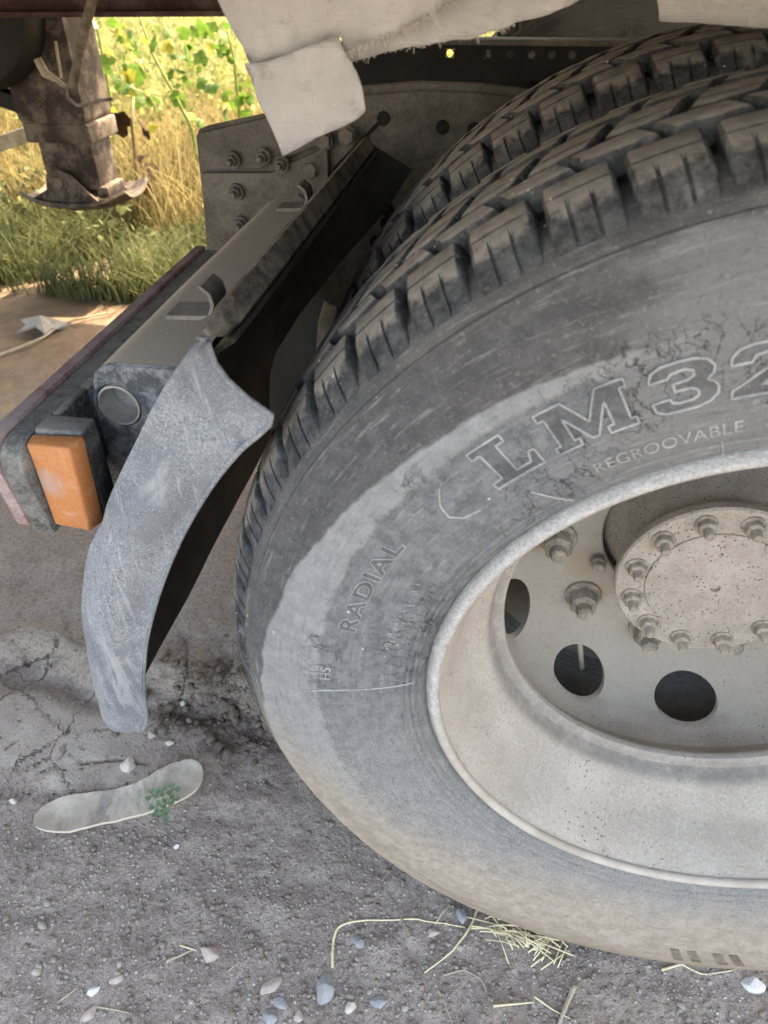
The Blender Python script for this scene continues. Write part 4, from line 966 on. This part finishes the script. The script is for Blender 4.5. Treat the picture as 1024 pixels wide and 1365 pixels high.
def fringe(px, y0, n, L=.012, seed=0):
    rs_ = random.Random(seed); b = MB(); p = np.array(px, float); q = np.r_[0, np.cumsum(np.hypot(*np.diff(p, axis=0).T))]
    for _ in range(n):
        t = rs_.random()*q[-1]; u, v = np.interp(t, q, p[:, 0]), np.interp(t, q, p[:, 1]); P = Vector(at_y(u, v, y0+rs_.uniform(-.004, .004)))
        d = Vector((rs_.gauss(0, .6), rs_.gauss(-.1, .5), rs_.gauss(-.6, .5)))*L*rs_.uniform(.3, 1.1); e = Vector((rs_.gauss(0, .3), 0, rs_.gauss(0, .3)))*L*.5
        b.tube([P-d*.2, P+d*.5, P+d+e], .00022, 3, caps=False)
    return b.me(smooth=True)
canvas = empty('torn_canvas', (-.42, .13, 1.10), 'torn pale grey canvas flap hanging down over the mudguard and frame plate', 'canvas')
CY = .10
link('canvas_sheet', sheet([(268, -70), (288, -20), (305, 25), (331, 91), (352, 88), (400, 74), (452, 50), (458, 72), (500, 52), (540, 38), (575, 18), (600, -5), (640, -70)], CY, seed=3, fray=.0022, amp=.022), canvas, None, MAT['canvas'])
link('hanging_flap', sheet([(327, 84), (340, 118), (360, 166), (378, 209), (405, 193), (440, 176), (478, 160), (487, 150), (483, 122), (474, 96), (456, 62), (450, 48), (400, 66), (350, 84)], CY-.006, seed=8, fray=.0012, amp=.009), canvas, None, MAT['canvas'])
link('folded_edge', sheet([(450, 60), (460, 84), (490, 79), (515, 68), (560, 62), (628, 50), (690, 32), (745, 14), (800, -15), (830, -70), (560, -70), (520, 10)], CY+.022, seed=5, fray=.0025, amp=.012), canvas, None, MAT['canvas'])
for k_, (px_, y_, n_) in enumerate((([(458, 72), (500, 52), (540, 38), (575, 18), (600, -5)], CY, 150), ([(460, 84), (490, 79), (515, 68), (560, 62), (628, 50), (690, 32)], CY+.022, 60))):
    o = link('frayed_threads', fringe(px_, y_, n_, .0045 if k_ == 0 else .003, k_), canvas, None, MAT['straw_grey'] if 0 else MAT['thread']); o['kind'] = 'stuff'
scrap = link('canvas_scrap', sheet([(872, -70), (880, 29), (930, 31), (985, 36), (1060, 40), (1060, -70)], CY+.06, seed=14, fray=.0008, amp=.006), None, None, MAT['canvas'])
tag(scrap, 'grey canvas scrap hanging at the top right above the tyre tread', 'canvas')
# ------------------------------------------------------------------ things lying on the ground
def ribbon_on_ground(name, pts, label, cat, mat, r=.0016, group=None, lift=.002, parts=()):
    w = [gnd(u, v, lift) for u, v in pts]
    w = [Vector(p) for p in w]
    # smooth the path
    out = []
    for i in range(len(w)-1):
        for k in range(5): out.append(w[i].lerp(w[i+1], k/5))
    out.append(w[-1]); 
    for _ in range(2): out = [out[0]]+[(out[i-1]+out[i]*2+out[i+1])/4 for i in range(1, len(out)-1)]+[out[-1]]
    out = [Vector((p.x, p.y, max(p.z, gz(p.x, p.y)+r))) for p in out]
    o = link(name, MB().tube([p-out[0] for p in out], r, 6, rs=[r*(1-.55*i/len(out)) for i in range(len(out))]).me(smooth=True), None, out[0], mat); tag(o, label, cat, group); return o
G_ST = 'straw stalks scattered by the tyre'
ST = [([(443, 1290), (444, 1255), (450, 1236), (468, 1228), (520, 1226), (580, 1229), (620, 1236)], 'long bent straw stalk with a right-angle crook, left of the straw tuft', 'straw', .0016),
 ([(640, 1202), (628, 1235), (604, 1268), (566, 1297)], 'short diagonal straw stalk crossing the grey stone by the straw tuft', 'straw', .0017),
 ([(882, 1293), (915, 1283), (960, 1285), (1024, 1291)], 'yellow straw stalk lying along the tyre foot at the right edge', 'straw', .0017),
 ([(905, 1283), (935, 1300), (975, 1294), (1010, 1284)], 'thin bent straw lying over the stalk at the right edge', 'straw', .0011),
 ([(658, 1341), (712, 1336)], 'short straight straw at the bottom edge, left of the grey twig', 'straw', .0015),
 ([(712, 1328), (735, 1345), (768, 1362)], 'thin dark-tipped straw crossing behind the grey twig', 'straw', .0012),
 ([(766, 1314), (752, 1348), (742, 1372)], 'flat grey twig standing out at the bottom edge', 'straw_grey', .0030),
 ([(583, 1318), (596, 1345), (604, 1368)], 'thin grey stem at the bottom edge below the straw tuft', 'straw_grey', .0010),
 ([(222, 1283), (245, 1272), (256, 1266)], 'broad pale straw lying just left of the pinkish stone', 'straw_grey', .0020),
 ([(240, 1260), (262, 1267)], 'short straw touching the top of the pinkish stone', 'straw', .0012),
 ([(305, 1294), (319, 1283)], 'tiny straw lying right of the pinkish stone', 'straw_grey', .0011),
 ([(80, 1334), (106, 1315)], 'short straw in the lower left beside the small pale pebble', 'straw_grey', .0013),
 ([(130, 1342), (172, 1350)], 'thin straw lying in the lower left corner on the gravel', 'straw_grey', .0011),
 ([(355, 885), (372, 900), (384, 916)], 'short dry stem beside the tyre behind the mudguard blade', 'straw_grey', .0010),
 ([(592, 1300), (618, 1292), (640, 1304), (648, 1318)], 'curly grey rootlet below the straw tuft', 'straw_grey', .0012)]
for pts, lab, mt, r in ST: ribbon_on_ground('straw_stalk', pts, lab, 'straw', MAT[mt], r*1.15, G_ST)
# tuft of crushed straw by the tyre: one heap nobody could count
tb = MB()
for k in range(70):
    u = random.gauss(690, 38); v = 1238+ (u-690)*.10+random.gauss(2, 11); p = gnd(u, v, .004+random.random()*.012); a = random.gauss(-.15, .55); L = random.uniform(.015, .055)
    d = Vector((math.cos(a), math.sin(a)*1.0, random.uniform(-.12, .12)))*L; m = p+d*.5+Vector((0, 0, random.uniform(0, .006)))
    pts = [p, m, p+d]; pts = [Vector((q.x, q.y, max(q.z, gz(q.x, q.y)+.001))) for q in pts]; tb.tube(pts, random.uniform(.0006, .0012), 4)
for k in range(14):
    p = gnd(735+random.gauss(0, 10), 1250+random.gauss(0, 10), .006); a = random.uniform(.6, 1.2)+PI; L = random.uniform(.02, .04); d = Vector((math.cos(a), math.sin(a), 0))*L
    q = p+d; tb.tube([p, Vector((q.x, q.y, gz(q.x, q.y)+.003))], .0012, 4)
tag(link('straw_tuft', tb.me(smooth=True), None, None, MAT['straw']), 'tangled tuft of crushed straw against the foot of the tyre', 'straw', None, 'stuff')

def stone(u, v, size, label, mat, sq=(1, .8, .6), seed=0, rot=0, name='stone', group='stones lying on the dirt'):
    p = gnd(u, v); b = bmesh.new(); bmesh.ops.create_icosphere(b, subdivisions=3, radius=1)
    for q in b.verts:
        n_ = q.co.normalized(); k = 1+.28*mn.noise(n_*1.4+Vector((seed*3.1, 0, 0)))+.10*mn.noise(n_*4+Vector((seed, 2, 0)))
        c = q.co*k; 
        for f_ in range(9):
            dn = Vector((math.sin(seed*7+f_*2.1), math.cos(seed*3+f_*1.7), math.sin(f_*3.3+seed))).normalized(); d = c.dot(dn)
            if d > .66: c = c-dn*(d-.66)*.96
        q.co = Vector((c.x*sq[0]*size, c.y*sq[1]*size, c.z*sq[2]*size))
    for f_ in b.faces: f_.smooth = True
    for e_ in b.edges: e_.smooth = e_.calc_face_angle(0) < R(22)
    me = bpy.data.meshes.new('stone'); b.to_mesh(me); b.free()
    o = link(name, me, None, (p.x, p.y, p.z+size*sq[2]*.22), MAT[mat]); o.rotation_euler = (0, 0, rot); tag(o, label, 'stone', group); return o
stone(434, 1318, .0185, 'largest blue-grey oval stone standing at the bottom edge', 'stone_blue', (.70, 1.05, .7), 1, .1)
stone(281, 1272, .0150, 'pinkish angular stone with straws touching its left side', 'stone_pink', (1, .75, .7), 2, -.2)
stone(616, 1222, .0120, 'blue-grey stone beneath the crossed straws by the tyre', 'stone_blue', (.8, 1.0, .8), 3, .2)
stone(1003, 1314, .0135, 'chalky white stone at the right edge below the tyre', 'stone_white', (1.15, .75, .7), 4, -.1)
stone(171, 1023, .0150, 'pale cube-like stone touching the upper edge of the insole', 'stone_pale', (.95, .9, .85), 5, .4)
stone(222, 1073-8, .001, 'x', 'stone_pale', (1, 1, 1), 5, .4) if False else None
stone(203, 981, .0085, 'pinkish pebble just right of the mudguard blade tip', 'stone_pink', (1, .8, .8), 6)
stone(226, 991, .0080, 'small pale pebble right of the pinkish pebble at the blade tip', 'stone_pale', (1, .7, .7), 7)
stone(245, 938, .0085, 'grey lump of stone in the crumbled dirt behind the blade', 'stone_pale', (.8, 1, .8), 8)
stone(252, 962, .0070, 'small whitish lump in the crumbled dirt left of the tyre', 'stone_pale', (1, .8, .8), 9)
stone(236, 1128, .0052, 'tiny white pebble below the clover sprig', 'stone_white', (.8, 1, .8), 10)
stone(18, 1068, .0075, 'pale pebble at the left edge near the insole toe', 'stone_pale', (1, .8, .7), 11)
stone(125, 1321, .0090, 'pale grey pebble in the lower left corner', 'stone_white', (1.1, .8, .6), 12, .5)
stone(362, 1315, .0150, 'flat grey sliver of stone left of the big blue-grey stone', 'stone_pink', (1.1, .55, .45), 13, .8)
stone(374, 1337, .0105, 'blue-grey pebble half sunk left of the big oval stone', 'stone_blue', (1.1, .7, .5), 14)
stone(468, 1342, .0100, 'pale stone just right of the big blue-grey stone', 'stone_pale', (1, .8, .7), 15, .4)
stone(360, 1356, .0110, 'blue stone cut by the bottom edge under the grey sliver', 'stone_blue', (1, .9, .6), 16)
stone(156, 1305, .0085, 'brown-grey stone chip in the lower left above the straws', 'stone_pink', (1.3, .7, .5), 17, .6)
stone(577, 1243, .0100, 'flat pale stone left of the straw tuft', 'stone_pink', (1.2, .7, .35), 18, .2)
stone(478, 1256, .0100, 'round grey stone inside the crook of the bent straw', 'stone_blue', (1, .9, .6), 19)
stone(505, 1336, .0095, 'grey stone right of the pale stone at the bottom edge', 'stone_blue', (1.2, .8, .5), 20, .3)
stone(120, 1352, .0125, 'flat grey chip standing at the bottom left edge', 'stone_pink', (.6, 1.2, .4), 21, -.4)
stone(398, 1356, .0080, 'small pinkish stone at the bottom edge between blue stones', 'stone_pink', (.9, 1, .6), 22)

# insole
def insole():
    o = [(47, 1100), (54, 1085), (68, 1074), (90, 1066), (130, 1061), (165, 1053), (195, 1040), (222, 1024), (245, 1017), (262, 1018), (272, 1028), (273, 1043), (265, 1058), (248, 1072), (230, 1081), (195, 1093), (150, 1101), (120, 1106), (85, 1114), (64, 1114), (51, 1109)]
    pts = [gnd(u, v, .004) for u, v in o]; c = sum(pts, Vector())/len(pts)
    poly = [(p.x, p.y) for p in pts]
    # smooth closed outline
    for _ in range(2):
        q = []
        for i in range(len(poly)):
            a, b = poly[i], poly[(i+1) % len(poly)]; q += [(a[0]*.75+b[0]*.25, a[1]*.75+b[1]*.25), (a[0]*.25+b[0]*.75, a[1]*.25+b[1]*.75)]
        poly = q
    bm = bmesh.new(); f = bm.faces.new([bm.verts.new((x, y, 0)) for x, y in poly]); bmesh.ops.triangulate(bm, faces=[f])
    xs = [p[0] for p in poly]; ys_ = [p[1] for p in poly]
    for k in range(1, 30): bmesh.ops.bisect_plane(bm, geom=bm.verts[:]+bm.edges[:]+bm.faces[:], plane_co=(min(xs)+(max(xs)-min(xs))*k/30, 0, 0), plane_no=(1, .02, 0))
    for k in range(1, 14): bmesh.ops.bisect_plane(bm, geom=bm.verts[:]+bm.edges[:]+bm.faces[:], plane_co=(0, min(ys_)+(max(ys_)-min(ys_))*k/14, 0), plane_no=(.02, 1, 0))
    bdr = [v for v in bm.verts if any(len(e.link_faces) == 1 for e in v.link_edges)]
    bs = set(bdr)
    for v in bm.verts:
        h = float(sst(.0, .012, np.array(min(math.hypot(v.co.x-x, v.co.y-y) for x, y in poly)))); gx_ = v.co.x; gy_ = v.co.y
        base = .008+.010*sst(-.80, -.67, np.array(gx_))
        v.co.z = float(gz(-.78, .10)*.5+.006+base*.55)+.0025*(1-h)+.0016*mn.noise(Vector((gx_*40, gy_*40, 0)))+.003*mn.noise(Vector((gx_*12, gy_*12, 4)))
        for hx_, w_ in ((-.700, .0035), (-.722, .004), (-.748, .003)):
            v.co.z -= .0022*math.exp(-((gx_-hx_+.35*(gy_-.135)**2*20-.1*(gy_-.13))/w_)**2)
    bmesh.ops.recalc_face_normals(bm, faces=bm.faces[:]); 
    if bm.faces[0].normal.z < 0: bmesh.ops.reverse_faces(bm, faces=bm.faces[:])
    ext = bmesh.ops.extrude_face_region(bm, geom=bm.faces[:])
    bmesh.ops.translate(bm, verts=[g for g in ext['geom'] if isinstance(g, bmesh.types.BMVert)], vec=(0, 0, -.0055))
    bmesh.ops.recalc_face_normals(bm, faces=bm.faces[:])
    for v in bm.verts: v.co -= Vector((c.x, c.y, 0))
    for e in bm.edges: e.smooth = len(e.link_faces) == 2 and e.calc_face_angle(0) < R(40)
    me = bpy.data.meshes.new('insole'); me.materials.append(MAT['insole']); me.materials.append(MAT['insole_edge'])
    for f in bm.faces:
        f.smooth = True
        if abs(f.normal.z) < .5: f.material_index = 1
    bm.to_mesh(me); bm.free()
    return link('shoe_insole', me, None, (c.x, c.y, 0)), poly
ins, ipoly = insole(); tag(ins, 'worn beige shoe insole lying flat on the dirt, clover on its heel', 'insole')
INZ = max(v.co.z for v in ins.data.vertices)
cl = []
def cpt(u, v, dz): return Vector(at_z(u, v, INZ+dz))
cp = cpt(216, 1068, .006)
clover = empty('clover_sprig', (cp.x, cp.y, INZ), 'small green clover sprig growing beside the insole and leaning over it', 'plant')
root = cpt(222, 1088, 0)
for k, (u, v, s_) in enumerate(((203, 1060, 1), (216, 1055, .9), (231, 1052, 1.1), (208, 1076, 1.), (222, 1071, .9), (219, 1086, 1.05), (232, 1066, .8), (210, 1085, .8))):
    p = cpt(u, v, .010+.004*random.random()); b = MB()
    for j in range(3):
        a = j*2.094+k*1.1; d = Vector((math.cos(a), math.sin(a), .15)); w = Vector((-math.sin(a), math.cos(a), 0)); L = .0112*s_
        pts = [Vector((0, 0, 0)), d*L*.5-w*L*.42, d*L*.95-w*L*.36, d*L*.9+Vector((0, 0, -.001)), d*L*.95+w*L*.36, d*L*.5+w*L*.42]
        mid = d*L*.5+Vector((0, 0, -.0012)); b.add(pts+[mid], [(i, (i+1) % 6, 6) for i in range(6)])
    link('leaf', b.me(fix=False, smooth=True), clover, p, MAT['clover'])
    link('stem', MB().tube([root, (root+p)/2+Vector((0, 0, .006)), p], .0006, 5).me(smooth=True), clover, None, MAT['stem'])

# grit: thousands of tiny stones, crumbs of earth
def scatter(name, N_, region, smin, smax, mat, label, jitter=.35, power=2.5, dens_fn=None, flat=.7):
    base = bmesh.new(); bmesh.ops.create_icosphere(base, subdivisions=1, radius=1); bv = np.array([v.co[:] for v in base.verts]); bf = np.array([[v.index for v in f.verts] for f in base.faces]); base.free()
    x = rng.uniform(region[0], region[1], N_*4); y = rng.uniform(region[2], region[3], N_*4)
    if dens_fn is not None: k = rng.random(N_*4) < dens_fn(x, y); x, y = x[k], y[k]
    x, y = x[:N_], y[:N_]; n = len(x); z = ground_h(x, y); s_ = smin+(smax-smin)*rng.random(n)**power
    V = bv[None]*(1+jitter*(rng.random((n, len(bv), 1))-.5)*2); V = V*np.stack([np.ones(n), .65+.35*rng.random(n), flat*(.6+.4*rng.random(n))], 1)[:, None]
    a = rng.random(n)*2*PI; c, q = np.cos(a)[:, None], np.sin(a)[:, None]; V = np.stack([V[..., 0]*c-V[..., 1]*q, V[..., 0]*q+V[..., 1]*c, V[..., 2]], -1)*s_[:, None, None]
    V = V+np.stack([x, y, z+s_*.25], 1)[:, None]; F = bf[None]+(np.arange(n)*len(bv))[:, None, None]
    me = bpy.data.meshes.new(name); v_ = V.reshape(-1, 3); f_ = F.reshape(-1, 3); me.vertices.add(len(v_)); me.vertices.foreach_set('co', v_.ravel()); me.loops.add(f_.size); me.loops.foreach_set('vertex_index', f_.ravel())
    me.polygons.add(len(f_)); me.polygons.foreach_set('loop_start', np.arange(0, f_.size, 3)); me.update(); me.validate()
    o = link(name, me, None, None, mat); tag(o, label, 'ground cover', None, 'stuff'); return o
def d_front(x, y): return .25+.75*sst(.12, -.02, y)
def d_all(x, y): return np.clip(.35+1.2*np.exp(-(((x+.66)/.16)**2+((y-.27)/.10)**2)), 0, 1)*sst(-.52, -.60, x-.8*(y-.25)*0) 
scatter('gravel', 15000, (-1.05, .35, -.32, .30), .0005, .0034, MAT['pebble'], 'fine pale grit scattered over the dirt', dens_fn=d_front, power=3.5)
scatter('pale_grit', 3500, (-1.05, .35, -.34, .14), .0005, .0022, MAT['stone_pale'], 'scattered pale grains of grit on the dirt', dens_fn=d_front, power=2.5)
scatter('small_pebbles', 260, (-.90, .20, -.33, -.03), .0020, .0075, MAT['pebble_mix'], 'small mixed pebbles half buried along the near dirt', dens_fn=lambda x, y: .15+.85*sst(-.04, -.16, y), power=3.2, jitter=.3)
scatter('earth_crumbs', 7000, (-1.15, .35, -.32, .42), .0008, .0050, MAT['clod'], 'crumbs of brown earth strewn over the dirt', dens_fn=d_front, power=3)
scatter('earth_clods', 420, (-.86, -.46, .16, .46), .0015, .012, MAT['dark_clod'], 'loose clods of broken earth left of the tyre', dens_fn=lambda x, y: np.exp(-(((x+.66)/.11)**2+((y-.29)/.07)**2)), power=4, jitter=.6)
# pale litter and a dry stem under the trailer
p = gnd(60, 441); b = MB(); k = 5; ring = []
for i in range(11):
    a = 2*PI*i/11; r = (.095 if i % 2 else .045)*random.uniform(.75, 1.15); ring.append((r*math.cos(a), r*.7*math.sin(a), .008+.022*random.random()))
b.add(ring+[(0, 0, .05)], [(i, (i+1) % 11, 11) for i in range(11)])
b.add([(q[0], q[1], q[2]-.006) for q in b.v[:12]], [((i+1) % 11, i, 11) for i in range(11)])
tag(link('crumpled_litter', b.me(fix=False), None, (p.x, p.y, p.z+.004), MAT['litter']), 'crumpled grey-white scrap of litter on the bare ground under the trailer', 'litter')
ribbon_on_ground('dry_stem', [(-20, 480), (30, 462), (60, 448), (80, 432), (110, 424), (150, 416)], 'long dry stem lying beside the grey-white litter', 'stem', MAT['straw_grey'], .005, None, .012)

# ------------------------------------------------------------------ vegetation behind
def blades(name, N_, region, hmin, hmax, wid, mat, label, lean=.35, dens_fn=None, seg=3):
    x = rng.uniform(region[0], region[1], N_*3); y = rng.uniform(region[2], region[3], N_*3)
    if dens_fn is not None: k = rng.random(N_*3) < dens_fn(x, y); x, y = x[k], y[k]
    x, y = x[:N_], y[:N_]; n = len(x); z = ground_h(x, y); h = rng.uniform(hmin, hmax, n); a = rng.random(n)*2*PI; ln = lean*h*rng.random(n)*2; w = wid*rng.uniform(.6, 1.3, n); f = rng.random(n)*PI
    V = []
    for s_ in range(seg+1):
        t = s_/seg; cx = x+np.cos(a)*ln*t*t; cy = y+np.sin(a)*ln*t*t; cz = z+h*t*(1-.18*t*lean*2); ww = w*(1-t)**.7+.0005
        V.append(np.stack([cx-np.cos(f)*ww, cy-np.sin(f)*ww, cz], 1)); V.append(np.stack([cx+np.cos(f)*ww, cy+np.sin(f)*ww, cz], 1))
    V = np.stack(V, 1); m = V.shape[1]; F = np.array([[2*s_, 2*s_+1, 2*s_+3, 2*s_+2] for s_ in range(seg)])[None]+(np.arange(n)*m)[:, None, None]
    v_ = V.reshape(-1, 3); f_ = F.reshape(-1, 4); me = bpy.data.meshes.new(name); me.vertices.add(len(v_)); me.vertices.foreach_set('co', v_.ravel()); me.loops.add(f_.size); me.loops.foreach_set('vertex_index', f_.ravel())
    me.polygons.add(len(f_)); me.polygons.foreach_set('loop_start', np.arange(0, f_.size, 4)); me.update(); me.validate()
    return tag(link(name, me, None, None, mat), label, 'grass', None, 'stuff')
def clump(x, y, f, t): return (VNS[6](x, y, f)+.5 > t).astype(float)*.9+.1
blades('green_weeds', 15000, (-2.9, -.9, 1.86, 2.9), .05, .22, .0038, MAT['grass_green'], 'low green weeds along the shaded edge of the bare ground', .5, lambda x, y: clump(x, y, 3, .35))
blades('dry_grass', 9000, (-4.2, -.8, 2.6, 4.6), .12, .50, .0045, MAT['grass_dry'], 'golden dry grass behind the landing leg', .45, lambda x, y: clump(x, y, 2, .42))
blades('far_grass', 9000, (-9, 2.5, 4.5, 12), .2, .75, .014, MAT['weed_yellow'], 'sunlit yellow-green grass of the field behind', .45, lambda x, y: clump(x, y, .8, .3))
# small-leaved weeds standing in the sun
def leaf_mass(name, N_, region, zr, size, mat, label):
    x = rng.uniform(region[0], region[1], N_); y = rng.uniform(region[2], region[3], N_); z = ground_h(x, y)+zr[0]+(zr[1]-zr[0])*rng.random(N_)**1.3
    hole = VNS[2](x*2.2+z*3, y*2.2+z, 1.3) > -.12; x, y, z = x[hole], y[hole], z[hole]; n = len(x)
    s_ = size*rng.uniform(.5, 1.3, n); A = rng.normal(size=(n, 3)); A /= np.linalg.norm(A, axis=1)[:, None]; B = np.cross(A, rng.normal(size=(n, 3))); B /= np.linalg.norm(B, axis=1)[:, None]
    P = np.stack([x, y, z], 1); q = [P-A*s_[:, None], P+B*s_[:, None]*.55, P+A*s_[:, None], P-B*s_[:, None]*.55]; V = np.stack(q, 1).reshape(-1, 3)
    me = bpy.data.meshes.new(name); me.vertices.add(len(V)); me.vertices.foreach_set('co', V.ravel()); me.loops.add(4*n); me.loops.foreach_set('vertex_index', np.arange(4*n)); me.polygons.add(n); me.polygons.foreach_set('loop_start', np.arange(0, 4*n, 4)); me.update(); me.validate()
    return tag(link(name, me, None, None, mat), label, 'weeds', None, 'stuff')
leaf_mass('sunlit_weeds', 15000, (-3.6, -.6, 3.3, 5.0), (.02, .80), .024, MAT['weed_yellow'], 'mass of small sunlit yellow weeds behind the leafy vines')
leaf_mass('undergrowth', 4500, (-3.0, -.9, 2.3, 3.2), (.02, .26), .022, MAT['grass_green'], 'low small-leaved undergrowth behind the bare ground')
# vines with lobed leaves
def lobed(s_):
    o = [(0, -.22), (.30, -.46), (.60, -.34), (.62, -.02), (.72, .30), (.40, .52), (.0, .92), (-.40, .52), (-.72, .30), (-.62, -.02), (-.60, -.34), (-.30, -.46)]
    b = MB(); b.add([(x*s_, y*s_, .06*s_*math.sin(x*4)-.42*s_*abs(x)-.22*s_*y*y) for x, y in o]+[(0, .15*s_, .02*s_)], [(i, (i+1) % 12, 12) for i in range(12)]); return b.me(fix=False, smooth=True)
LEAF = lobed(.062); LEAF.materials.append(MAT['leaf']); LEAFY = lobed(.058); LEAFY.materials.append(MAT['leaf_yellow']); LEAFD = lobed(.07); LEAFD.materials.append(MAT['leaf_dead'])
def vine(path, Y, leaves, label, yellow=.15, dead=False, spread=18, sz=1.0):
    pts = [Vector(at_y(u, v, Y+random.uniform(-.08, .08))) for u, v in path]; base = pts[-1]; base = Vector((base.x, base.y, gz(base.x, base.y))); pts[-1] = base
    o = empty('dead_stalk' if dead else 'vine_plant', base, label, 'plant', None)
    link('stem', MB().tube(pts[::-1], .007, 6, rs=[.009-.005*i/len(pts) for i in range(len(pts))]).me(smooth=True), o, None, MAT['stem_dry' if dead else 'stem'])
    for (u, v, s_) in leaves:
        p = Vector(at_y(u, v, Y+random.uniform(-.12, .10))); me = LEAFD if dead else (LEAFY if random.random() < yellow else LEAF)
        l = link('leaf', me, o, p); l.scale = (s_*sz,)*3; l.rotation_euler = (random.uniform(.1, 1.6), random.uniform(-1.0, 1.0), random.uniform(-1.6, 1.6))
        if random.random() < .5: l.rotation_euler.z += PI
    return o
def rnd_leaves(n, box, s0=.6, s1=1.2): return [(random.uniform(box[0], box[2]), random.uniform(box[1], box[3]), random.uniform(s0, s1)) for _ in range(n)]
vine([(185, 20), (205, 75), (230, 120), (255, 170), (268, 230), (270, 330)], 3.0, [(143, 85, 1.0), (168, 98, .9), (188, 100, 1.1), (203, 118, 1.2), (234, 92, 1.0), (200, 60, .8), (247, 75, 1.1), (255, 78, 1.0), (210, 130, .7)]+rnd_leaves(44, (150, 30, 265, 170), .3, .85), 'tall pale-stemmed vine with lobed leaves, beside the frame plate', .25)
vine([(300, 25), (312, 80), (318, 140), (322, 200), (330, 330)], 3.2, [(275, 40, 1.1), (290, 60, 1.0), (300, 135, 1.0), (322, 130, .9), (330, 150, .8), (278, 115, .7), (268, 80, .8)]+rnd_leaves(38, (255, 28, 338, 165), .3, .85), 'leafy vine partly hidden behind the torn canvas', .2)
vine([(128, 30), (140, 90), (150, 150), (155, 240), (160, 320)], 3.1, rnd_leaves(34, (115, 30, 185, 180), .3, .75), 'small-leaved vine just right of the landing leg', .45)
vine([(178, 130), (176, 170), (180, 210), (184, 260), (186, 330)], 2.75, [(165, 165, 1.1), (196, 170, 1.0), (182, 210, .8), (200, 220, .9), (203, 236, .8), (196, 255, .9), (188, 290, .6)], 'dead brown stalk with withered leaves right of the landing leg', 0, True)
